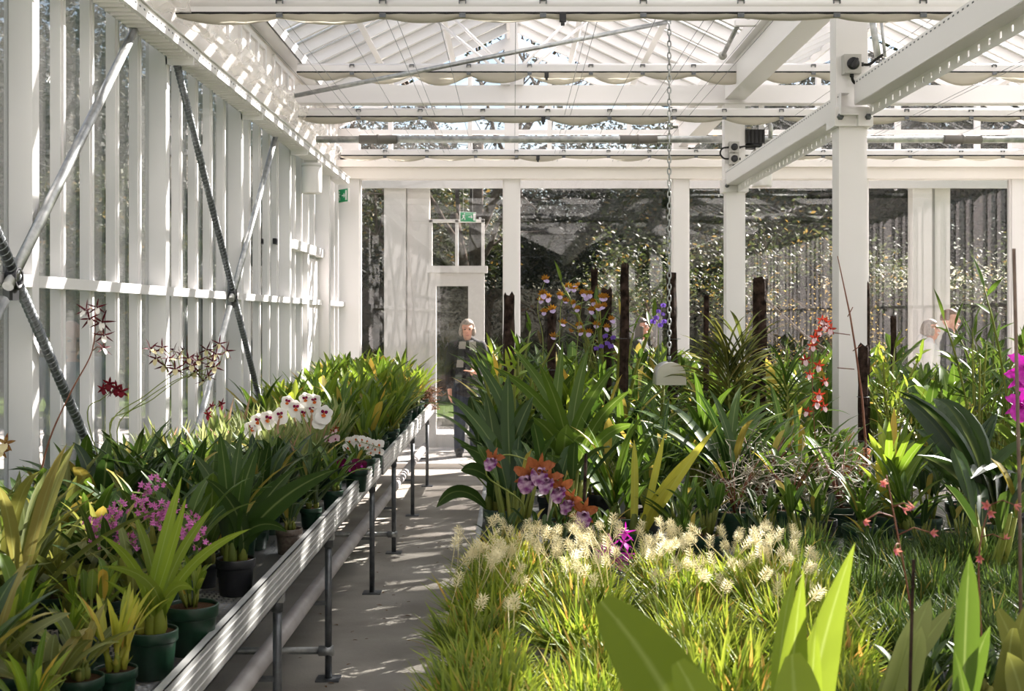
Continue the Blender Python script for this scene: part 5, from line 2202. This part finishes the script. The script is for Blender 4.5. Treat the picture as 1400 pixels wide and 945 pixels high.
pY2 = plant('milt', -1.1, 6.95, 'pale orchid with two small blush blooms and one rust bloom', ztop=1.08, pw=.12)
spike(pY2, [base(pY2), at(455, 610, 6.8), at(456, 598, 6.8)], 'phalp', [at(449, 601, 6.75), at(459, 600, 6.75)], .7, (.1, -1, .1), .3)
spike(pY2, [base(pY2), at(452, 600, 6.8), at(456, 588, 6.8)], 'red', [at(455, 590, 6.75), at(460, 586, 6.75)], .8, (.1, -1, .1), .5)

# ------------------------------------------------------------------ the big bed to the right of the aisle
BED = 'bed right of the aisle'
# foreground: cream-flowered grassy mass
for i in range(4, 9):
    pass
rows_g = [(2.5, (-.08, .16, .42, .68)), (2.72, (-.07, .20, .47, .74)), (2.98, (-.04, .22, .48, .74)), (3.24, (-.06, .20, .46, .73)), (3.50, (-.05, .21, .48, .75)), (3.76, (-.04, .22, .49, .76)), (4.02, (-.02, .24, .50, .78))]
GR = []
for ri, (y, xs) in enumerate(rows_g):
    for k, x in enumerate(xs):
        xx, yy = x + ru(-.03, .03), y + ru(-.03, .03)
        TAKEN.append((xx, yy, .16))
        o = plant('grass', xx, yy, 'grassy cream-flowered orchid clump, %s from the aisle in the %s row back from the camera' % (ORD[k], ORD[ri]), name='grassy_orchid', ztop=1.0 + ru(-.03, .04), pw=.11, pot='black', group='grassy cream-flowered clumps')
        GR.append((ri, k, o))


def bottle_mesh(L):
    """nodding catkin-like spike of tiny cream flowers"""
    b = MB()
    n = 30
    for i in range(n):
        t = i / n
        a = i * 2.4
        c = Vector((.012 * math.cos(a) * (1 - .4 * t), .012 * math.sin(a) * (1 - .4 * t), L * t))
        d = Vector((math.cos(a), math.sin(a), .5))
        for q in (-.4, .4):
            d2 = Matrix.Rotation(q, 3, 'Z') @ d
            b.strip(c * .4 + Vector((0, 0, c.z * .6)), d2, Vector((0, 0, 1)), .016, .0034, ru(-.6, .6), 2, 'lance', .2, 0)
    b.tube([(0, 0, -.10), (0, 0, L)], .0013, 4)
    return b.mesh('flower_spike', petalmat('petal_ivory', '#efe6c4', '#e2d39c', sc=120))


BT = [bottle_mesh(.030), bottle_mesh(.042), bottle_mesh(.036)]
for ri, k, o in GR:
    if ri >= 4 or R.random() < .2:
        for q in range(16 if ri >= 5 else (7 if ri >= 4 else 3)):
            a, r = ru(0, 6.28), ru(.02, .16)
            f = link('flower_spike', R.choice(BT), o, (math.cos(a) * r, math.sin(a) * r, ru(.20, .30)))
            f.rotation_euler = (ru(-.7, .7), ru(-.7, .7), ru(0, 6))
# orange-tipped upright blades at the top of the mass
for i, (px, pt) in enumerate(((668, 712), (650, 738), (690, 722), (715, 735), (630, 748), (610, 752))):
    y = 4.22
    x = (px - 700) / FPX * y
    o = plant('strap_light', max(x, -.08) if i % 2 else max(x + .05, -.06), y + ru(0, .06) + i * .012, 'short orchid with yellow and orange blades at the back of the grassy mass, %s' % ORD[i], ztop=CAM_H - (pt - 433) / FPX * y, pw=.06, pot='black', group='yellow-tipped seedlings behind the grassy mass')
    for c in o.children:
        if c.name.startswith('leaves'):
            c.data = c.data.copy()
            c.data.materials[0] = M['lf_yellow']
# dark grassy mass beyond and beside
n = 0
for ri, y in enumerate((2.7, 2.95, 3.2, 3.45, 3.7, 3.95, 4.2, 4.45)):
    n = 0
    for x in (1.02, 1.27, 1.5, 1.66):
        if x / y * FPX > 780:
            continue
        if y < 3.0 and x < 1.2:
            continue
        xx, yy = x + ru(-.03, .03), y + ru(-.03, .03)
        if not free(xx, yy, .14):
            continue
        n += 1
        TAKEN.append((xx, yy, .15))
        plant('grass_dark', xx, yy, 'dark fine-bladed grassy clump, %s from the aisle in the %s row of the dark patch' % (ORD[n - 1], ORD[ri]), name='grassy_orchid', ztop=.97 + ru(-.03, .06), pw=.10, pot='black', group='dark grassy clumps')
# nearest foreground leaves, close to the camera
big_leaf_plant('close broad bright-green leaf arching over the grassy mass at the frame bottom', .34, 1.78,
               [(at(806, 818, 1.75), .125, 'round', -.3, .10), (at(905, 880, 1.6), .085, 'round', -.15, .12), (at(960, 905, 1.95), .03, 'strap', .2, .3)], .12, 'lf_light', 14, rollr=0)
big_leaf_plant('close tall orchid with pointed upright leaves rising above the frame bottom', .46, 2.0,
               [(at(1164, 735, 2.05), .072, 'lance', .10, .25), (at(1093, 764, 1.95), .060, 'lance', .05, .3), (at(1076, 880, 1.72), .10, 'round', 0, .12), (at(1112, 838, 1.85), .045, 'lance', -.05, .4), (at(1092, 766, 2.1), .03, 'strap', .3, .3), (at(985, 945, 1.9), .06, 'lance', -.3, .2)], .13, 'lf_light', 12, rollr=0)
big_leaf_plant('close orchid with a single narrow upright leaf in front of the dark grassy patch', .76, 2.1,
               [(at(1322, 754, 2.1), .042, 'obl', .02, .35), (at(1290, 880, 2.0), .03, 'lance', -.2, .3), (at(1350, 850, 2.15), .035, 'obl', .25, .3)], .11, 'lf_mid', rollr=0)
pl = big_leaf_plant('close orchid with pale grey-green rounded leaves by the dark grassy patch', .70, 2.45,
               [(at(1271, 816, 2.45), .05, 'obl', .03, .25), (at(1240, 840, 2.42), .04, 'obl', -.15, .25), (at(1300, 826, 2.5), .035, 'obl', .15, .3), (at(1255, 850, 2.4), .04, 'obl', -.1, .3)], .12, 'lf_pale', rollr=0)
pl = big_leaf_plant('close orchid with plump rounded leaves at the lower corner of the bed', .93, 2.3,
               [(at(1350, 830, 2.3), .06, 'round', -.3, .2), (at(1375, 845, 2.25), .06, 'round', .1, .2), (at(1395, 825, 2.35), .05, 'round', .2, .25), (at(1360, 880, 2.2), .05, 'obl', -.2, .2)], .13, 'lf_olive', rollr=0)
# stakes and thin flowering stems close by
M['twig'] = mat('dry_twig', '#5d4a3e', .7, col2='#7a6657', vscale=30)


def stake(label, px0, py0, px1, py1, y, r=.005, m='stem_brown'):
    a, c = at(px0, py0, y), at(px1, py1, y)
    d = (a - c)
    t = (ZB + .01 - c.z) / d.z
    b = MB()
    foot = c + d * t
    b.tube([foot, c.lerp(foot, .5) + Vector((.004, 0, 0)), c], r, 7)
    o = b.obj('plant_stake', M[m])
    tag(o, label, 'stake')


stake('thin brown cane stake standing near the frame edge before the magenta blooms', 1396, 945, 1386, 340, 2.9, .0042, 'twig')
stake('dark thin stem with a bud, standing in front of the single upright leaf', 1241, 945, 1249, 765, 2.3, .0032, 'bark')
stake('bamboo stake beside the orange orchid, the upright one', 795, 735, 801, 620, 4.6, .006, 'bark')
stake('bamboo stake beside the orange orchid, the leaning one', 738, 790, 755, 665, 4.5, .006, 'root')
pl = put('bulbs', 1262, 0, 870, 'orchid with a slender leafless stem of small salmon-pink flowers', Y=2.75, pw=.10)
S1 = [at(1262, 945, 2.75), at(1240, 800, 2.72), at(1225, 720, 2.7), at(1212, 650, 2.7)]
spike(pl, [base(pl)] + S1, 'salmon', [at(1208, 660, 2.68), at(1181, 713, 2.68), at(1251, 694, 2.68), at(1272, 728, 2.68), at(1222, 752, 2.68), at(1234, 695, 2.7)], .72, (.3, -1, -.3), 1.0, 'stem_brown', .003)
pl = put('bulbs', 1345, 0, 880, 'orchid with a thin stem of pink and salmon bells near the frame edge', Y=2.9, pw=.10)
spike(pl, [base(pl), at(1338, 780, 2.85), at(1345, 720, 2.85), at(1355, 690, 2.85)], 'salmon', [at(1350, 692, 2.82), at(1386, 690, 2.82), at(1373, 738, 2.82), at(1340, 762, 2.82), at(1352, 700, 2.84)], .75, (.3, -1, -.2), 1.0, 'stem_brown', .0026)

# second line: leafy clumps
def many(lst):
    out = []
    for (sp, px, Y, pt, lab, kw) in lst:
        out.append(put(sp, px, 0, pt, lab, Y=Y, **kw))
    return out


K = many([
    ('catt', 965, 4.75, 655, 'clump of upright light-edged leaves just behind the grassy mass', dict(pw=.15, var=0)),
    ('catt', 1045, 4.85, 665, 'clump of upright leaves beside the bare root tangle', dict(pw=.15, var=1)),
    ('catt_dark', 1120, 4.7, 680, 'dark upright-leaved clump in front of the salmon flowers', dict(pw=.14, var=0)),
    ('strap_mid', 1175, 5.0, 640, 'fan of stiff strap leaves in front of the near valley column', dict(pw=.14, var=0)),
    ('catt_dark', 700, 4.75, 590, 'large dark-leaved orchid with big orange and purple blooms', dict(pw=.17, var=1)),
    ('catt_dark', 775, 5.0, 575, 'dark leathery orchid behind the orange blooms', dict(pw=.16, var=2)),
    ('strap_mid', 850, 5.15, 560, 'upright strap-leaved orchid between the orange blooms and the yellow leaves', dict(pw=.15, var=1)),
    ('catt', 820, 4.55, 690, 'low leafy clump under the small magenta blooms', dict(pw=.14, var=2)),
    ('catt_dark', 740, 4.45, 690, 'low dark clump just behind the yellow-tipped blades', dict(pw=.13, var=0)),
    ('strap_dark', 905, 5.7, 545, 'dark strap-leaved orchid under the metal hood', dict(pw=.15, var=2)),
    ('strap_dark', 1000, 5.6, 530, 'dark strap-leaved orchid before the big arching vanda', dict(pw=.15, var=0)),
    ('strap_mid', 968, 6.1, 505, 'green strap-leaved orchid beside the metal hood', dict(pw=.15, var=2)),
    ('roots', 1005, 5.3, 590, 'tangle of bare white roots and old canes in mid bed', dict(pw=.15)),
    ('roots', 1080, 5.35, 580, 'wider tangle of bare white roots below the red-flowered spike', dict(pw=.15)),
    ('roots', 1150, 5.5, 590, 'tangle of bare roots just before the near valley column', dict(pw=.14)),
    ('roots', 1040, 5.65, 570, 'tangle of bare roots behind the other root tangles', dict(pw=.14)),
    ('strap_light', 1215, 5.3, 560, 'orchid with upright yellow-green blades beyond the near column', dict(pw=.13, var=0)),
    ('strap_mid', 1240, 5.0, 600, 'arching strap-leaved orchid beside the yellow-green blades', dict(pw=.13, var=3)),
    ('catt_dark', 1260, 4.75, 690, 'dark upright clump behind the salmon-flowered stem', dict(pw=.13, var=1)),
])
pO = K[4]
big_leaf_plant('dark broad-leaved orchid overhanging the aisle', (690 - 700) / FPX * 5.2, 5.2,
               [(at(a, c, 5.2 + dy * 1.8), w_, pr, bw, .3) for (a, c, dy, w_, pr, bw) in ((594, 651, -.15, .055, 'obl', -.5), (614, 600, .0, .05, 'lance', -.5), (603, 562, .1, .06, 'ellip', -.5), (622, 612, -.1, .06, 'ellip', -.6), (638, 485, .15, .055, 'strap', -.4), (655, 540, .1, .07, 'ellip', -.2), (702, 520, .15, .06, 'obl', .1), (738, 548, .1, .06, 'obl', .3), (606, 700, -.2, .05, 'obl', -.7), (762, 600, .0, .06, 'ellip', .5), (680, 590, -.1, .06, 'obl', .0), (640, 560, .2, .05, 'ellip', -.3))], .18, 'lf_dark', spread=.07)
big_leaf_plant('dark orchid with long arching straps behind the orange blooms', (775 - 700) / FPX * 5.7, 5.7,
               [(at(a, c, 5.7 + dy * 2.2), w_, pr, bw, .3) for (a, c, dy, w_, pr, bw) in ((668, 508, -.1, .05, 'strap', -.5), (692, 478, .1, .05, 'strap', -.35), (738, 490, -.1, .06, 'strap', -.15), (770, 470, .1, .05, 'strap', .05), (810, 480, .1, .055, 'strap', .2), (850, 500, .0, .055, 'strap', .4), (880, 530, -.1, .05, 'strap', .5), (720, 560, -.2, .07, 'obl', -.2), (830, 570, -.2, .07, 'obl', .4), (775, 555, -.25, .075, 'obl', .0), (900, 580, -.1, .05, 'strap', .7))], .18, 'lf_mid', spread=.075)
# yellow-leaved plant
big_leaf_plant('orchid with long bright yellowing leaves spread like a hand in mid bed', (872 - 700) / FPX * 4.95, 4.95,
               [(at(990, 578, 4.8), .045, 'lance', .12, .3), (at(908, 592, 4.95), .028, 'strap', .0, .35), (at(948, 612, 4.9), .035, 'strap', .1, .3), (at(928, 655, 4.75), .04, 'lance', .2, .3), (at(865, 600, 5.0), .03, 'strap', -.05, .3)], .12, 'lf_yellow')
# orange and purple blooms
spike(pO, [base(pO), at(715, 690, 4.6), at(665, 650, 4.5), at(690, 622, 4.45), at(740, 640, 4.42), at(800, 690, 4.4)], 'cattl',
      [at(676, 628, 4.42), at(722, 650, 4.4), at(752, 656, 4.38), at(768, 668, 4.38), at(783, 686, 4.38), at(797, 700, 4.38), at(738, 640, 4.4)], .88, (-.25, -1, -.1), .45, 'stem_green', .004)
# magenta small blooms
pl = K[7]
spike(pl, [base(pl), at(835, 770, 4.4), at(840, 730, 4.35), at(858, 722, 4.35)], 'magsp', [at(838, 745, 4.3), at(852, 742, 4.3), at(822, 755, 4.3), at(858, 757, 4.3), at(845, 762, 4.3), at(855, 728, 4.3), at(850, 772, 4.3), at(830, 750, 4.3)], .95, (-.1, -1, 0), .7)
# red and blush spike
pl = plant('strap_mid', (1118 - 700) / FPX * 5.9, 5.9, 'orchid with a drooping brick-red and blush flower spike before the near column', ztop=1.2, pw=.13)
R1 = [base(pl), at(1118, 640, 5.85), at(1112, 560, 5.8), at(1112, 480, 5.8), at(1130, 440, 5.8)]
spike(pl, R1, 'red', [at(a, c, 5.78) for a, c in ((1130, 440), (1126, 446), (1119, 453), (1111, 473), (1101, 492), (1119, 500), (1107, 512), (1127, 521), (1120, 540), (1117, 550), (1126, 556), (1104, 563), (1124, 437), (1115, 462), (1135, 450))], .95, (-.1, -1, -.1), .5, 'stem_brown', .003)
# leafless tall red-brown stem by the column
pl = put('bulbs', 1188, 0, 640, 'leafless orchid stem with side twigs rising in front of the near column', Y=5.6, pw=.11)
b = MB()
o0 = pl.location
P = [base(pl) - o0] + [at(a, c, 5.6) - o0 for a, c in ((1183, 600), (1178, 540), (1170, 480), (1162, 430), (1145, 350))]
b.tube(P, [.006, .0055, .005, .0045, .004, .002], 7)
for (a, c, e, f) in ((1162, 458, 1140, 455), (1168, 505, 1145, 503), (1166, 480, 1178, 472), (1159, 433, 1166, 420)):
    b.tube([at(a, c, 5.6) - o0, at(e, f, 5.58) - o0], .0022, 5)
b.obj('old_flower_stem', M['stem_brown'], pl)
# magenta blooms at the frame edge
pl = plant('catt_dark', 1.86 * .84, 4.15, 'orchid with two big magenta blooms at the frame edge', ztop=1.25, pw=.14)
spike(pl, [base(pl), at(1400, 640, 4.1), at(1398, 560, 4.1), at(1394, 510, 4.1)], 'bigmag', [at(1395, 516, 4.05), at(1398, 555, 4.05), at(1402, 500, 4.05)], 1.0, (-.35, -1, 0), .25, 'stem_green', .004)
# pleated palm-like leaves
for i, (px, Y, pt) in enumerate(((1365, 4.9, 535), (1320, 5.4, 570))):
    put('pleat', px, 0, pt, 'dark orchid with big pleated palm-like leaves, the %s one' % ('bigger' if i == 0 else 'farther'), Y=Y, pw=.17, var=i)
# mustard and mauve sprays
pM_ = plant('strap_light', .30, 7.25, 'orchid with upright sprays of mustard and mauve flowers by the bark posts', ztop=1.50, pw=.15, var=2)
Yz = 7.1
for stem, fl in (([(745, 520), (742, 460), (735, 420), (745, 385)], [(745, 383), (742, 402), (740, 411), (750, 407), (744, 427), (755, 424)]),
                 ([(762, 540), (765, 460), (768, 410), (778, 395)], [(776, 393), (765, 404), (784, 395), (773, 413), (768, 443), (757, 462), (790, 392)]),
                 ([(785, 520), (792, 440), (798, 400)], [(796, 402), (803, 405), (790, 423), (786, 415), (793, 445), (806, 402), (780, 455), (795, 455)]),
                 ([(800, 520), (815, 450), (822, 410)], [(822, 408), (812, 413), (828, 407), (818, 422), (808, 425), (826, 420), (835, 438), (815, 445), (806, 455), (828, 448)])):
    spike(pM_, [base(pM_)] + [at(a, c, Yz) for a, c in stem], 'zygo', [at(a, c, Yz + ru(-.1, .1)) for a, c in fl], 1.0, (0, -1, .35), .7, 'stem_green', .003)
# violet vanda flowers at two posts
pl = plant('vanda', .93, 7.75, 'vanda with violet flowers beside the slim post at the chain', ztop=1.52, pw=.12)
spike(pl, [base(pl), at(900, 470, 7.7), at(905, 420, 7.7)], 'viol', [at(a, c, 7.65) for a, c in ((907, 418), (900, 426), (906, 430), (897, 435), (908, 440), (893, 440), (903, 445))], .5, (-.1, -1, .1), .5)
pl = plant('vanda', .53, 7.45, 'vanda with violet flowers below the mustard sprays', ztop=1.46, pw=.12)
spike(pl, [base(pl), at(815, 490, 7.4), at(830, 465, 7.4)], 'viol', [at(a, c, 7.35) for a, c in ((838, 462), (830, 470), (822, 474), (815, 477), (835, 474), (828, 460))], .5, (-.1, -1, .1), .5)

# bark posts
def bark_post(label, px0, px1, pt, Y, lean=0.0, seed=0):
    xm, wd = ((px0 + px1) / 2 - 700) / FPX * Y, (px1 - px0) / FPX * Y
    zt = CAM_H - (pt - 433) / FPX * Y
    TAKEN.append((xm, Y, wd * .8))
    b = MB()
    n, m = 26, 14
    H = zt - ZB
    for i in range(n + 1):
        for j in range(m):
            a = 2 * PI * j / m
            v = Vector((math.cos(a), math.sin(a), i * H / n * 3))
            r = wd / 2 * (.86 + .20 * noise.noise(Vector((v.x * 2.4, v.y * 2.4, v.z * 1.0 + seed * 7))) + .22 * noise.noise(Vector((v.x * 6, v.y * 6, v.z * 2.2 + seed * 3))))
            z = H * i / n
            if i == n:
                z += .03 * noise.noise(Vector((v.x * 2, v.y * 2, seed))) * 1.4
            b.v.append(Vector((r * math.cos(a) + lean * i / n, r * math.sin(a), z)))
    for i in range(n):
        for j in range(m):
            j2 = (j + 1) % m
            b.face([i * m + j, i * m + j2, (i + 1) * m + j2, (i + 1) * m + j], 0, None, False)
    b.face([n * m + j for j in range(m)])
    rt = thing('bark_post', label, 'bark post', (xm, Y, ZB))
    b.obj('trunk_slab', M['bark'], rt)
    for k in range(2):
        b = MB()
        z = H * (.35 + .3 * k)
        b.tube([(wd * .53 * math.cos(t * PI / 8), wd * .53 * math.sin(t * PI / 8), z) for t in range(17)], .0015, 4)
        b.obj('tie_wire', M['galv_dark'], rt)
    return rt


bark_post('dark bark post nearest the aisle, beside the thick-leaved climber', 687, 705, 404, 6.6, 0, 1)
bark_post('slim bark post farthest back between the mustard sprays', 807, 818, 368, 8.3, 0, 2)
bark_post('tall bark post between the mustard sprays and the walking person', 845, 859, 362, 7.6, .01, 3)
bark_post('short blunt bark post just left of the tall one', 821, 838, 395, 7.9, 0, 4)
bark_post('bark post with the steel chain hanging beside it', 914, 930, 373, 8.3, -.02, 5)
bark_post('thick flat bark post in the middle of the big arching vanda', 1027, 1049, 381, 7.4, 0, 6)
bark_post('slim bark post right beside the near valley column', 1178, 1190, 390, 7.75, 0, 7)
bark_post('half-hidden bark post below the mustard sprays', 748, 761, 428, 7.6, 0, 8)
bark_post('short dark bark post beyond the near column by the window', 1217, 1226, 434, 9.2, 0, 9)
bark_post('dim bark post behind the big arching vanda', 961, 970, 405, 9.4, 0, 10)
bark_post('thicker broken bark post low beside the near valley column', 1172, 1188, 473, 6.9, 0, 11)

# big vanda, bamboo-like and thick-leaved climbers
pl = plant('vanda_big', (1015 - 700) / FPX * 7.15, 7.15, 'very large vanda of many arching leaves around the thick bark post', ztop=1.74, pw=.2, var=0, rz=0)
TAKEN.append((pl.location.x, 7.15, .3))
pl = plant('vanda', (1075 - 700) / FPX * 7.0, 7.0, 'arching vanda between the thick post and the near column', ztop=1.56, pw=.16, var=1, rz=.2)
TAKEN.append((pl.location.x, 7.0, .2))
for i, (px, Y, pt, v) in enumerate(((1338, 6.6, 385, 0), (1360, 6.9, 410, 1), (1395, 6.3, 350, 2), (1372, 7.3, 430, 1))):
    put('bamboo', px, 0, pt, 'tall bamboo-like leafy canes before the outside columns, %s from the near column' % ORD[i], Y=Y, pw=.17, var=v)
for i, (px, Y, pt, sp) in enumerate(((698, 6.3, 450, 'reed_light'), (700, 6.9, 425, 'reed'), (712, 6.45, 480, 'reed_light'), (838, 7.95, 355, 'reed'), (690, 6.1, 530, 'broad_dark'), (690, 5.9, 540, 'catt_dark'))):
    put(sp, px, 0, pt, ['thick-leaved bright climber beside the post nearest the aisle', 'thin twiggy climber with upright shoots behind the first bark post', 'second bright climber just past the post nearest the aisle', 'pale cane with spaced leaves rising above the short blunt post', 'dark strap-leaved orchid at the aisle edge below the bright climber', 'dark leathery orchid at the aisle edge before the first bark post'][i], Y=Y, pw=.13)
for i, (px, Y, pt) in enumerate(((1214, 7.6, 450), (1222, 7.2, 500))):
    put('reed_light', px, 0, pt, ['climber wrapped round the slim post beside the near column', 'lower leafy climber at the foot of the slim post by the near column'][i], Y=Y, pw=.11)

# fill the bed row by row
NM = {'strap_dark': 'dark strap-leaved', 'strap_mid': 'green strap-leaved', 'broad_mid': 'green broad-leaved', 'broad_dark': 'dark broad-leaved', 'catt': 'stiff-leaved', 'catt_dark': 'dark leathery-leaved', 'reed': 'reed-stemmed', 'reed_light': 'pale reed-stemmed', 'vanda': 'arching narrow-leaved', 'strap_light': 'bright strap-leaved', 'roots': 'root-tangled'}
rows_b = [(4.55, .98), (4.9, 1.08), (5.25, 1.14), (5.6, 1.2), (6.0, 1.26), (6.45, 1.31), (6.95, 1.36), (7.5, 1.41), (8.1, 1.44), (8.8, 1.46), (9.6, 1.48), (10.5, 1.5), (11.5, 1.5), (12.6, 1.5)]
for ri, (y0, zt) in enumerate(rows_b):
    x = -.04
    n = 0
    xmax = min(.42 * y0 + .1, 4.5)
    while x < xmax:
        y = y0 + ru(-.07, .07)
        pw = ru(.10, .13)
        ok = free(x, y, pw) and not (1.75 < x < 2.16) and (x < 1.8 or y > 3.2)
        if ok:
            px = 700 + x / y * FPX
            if px < 760:
                sp = R.choice(['strap_dark', 'catt_dark', 'broad_dark', 'strap_mid'])
            elif px < 980:
                sp = R.choice(['strap_mid', 'strap_dark', 'strap_mid', 'catt', 'strap_light', 'vanda'] if y > 6 else ['strap_mid', 'catt', 'catt_dark', 'strap_dark'])
            elif px < 1170:
                sp = R.choice(['strap_mid', 'roots', 'catt', 'vanda', 'strap_dark', 'reed'] if y > 5.2 else ['catt', 'catt_dark', 'strap_mid', 'roots'])
            else:
                sp = R.choice(['reed', 'reed', 'reed_light', 'strap_mid', 'catt', 'broad_mid'] if y > 5.5 else ['catt_dark', 'strap_mid', 'catt', 'broad_dark'])
            n += 1
            TAKEN.append((x, y, pw))
            z_ = min(zt + ru(-.13, .06), CAM_H - (36 / FPX) * y if 845 < px < 900 else 9, CAM_H - (100 / FPX) * y if 870 < px < 960 and y < 9 else 9, CAM_H - (62 / FPX) * y if 1215 < px < 1335 else 9, CAM_H - (120 / FPX) * y if px < 685 else 9) - (.06 if sp == 'roots' else 0)
            o = plant(sp, x, y, '%s orchid, %s from the aisle in the %s planted row behind the grassy clumps' % (NM[sp], ORD[n - 1], ORD[ri]), ztop=z_, pw=pw, pot=R.choice(['green', 'black', 'black']))
            o['group'] = 'orchids filling the bed, row ' + ORD[ri]
        x += ru(.19, .26) if y0 < 8.5 else ru(.28, .36)
# small orange tile seen between the leaves near the column
rt = thing('clay_pot', 'orange clay pot half hidden by leaves before the near valley column', 'pot', ((1168 - 700) / FPX * 6.6, 6.6, ZB))
b = MB()
b.lathe([(.001, 0), (.055, 0), (.075, .20), (.075, .205), (.085, .205), (.088, .26), (.08, .265), (.072, .26), (.07, .21)], (0, 0, 0), 24)
b.obj('body', mat('terracotta', '#b9683a', .8, col2='#a85a30', vscale=20), rt)
b = MB()
b.lathe([(.001, .235), (.071, .23)], (0, 0, 0), 20)
b.obj('potting_mix', M['soil'], rt)
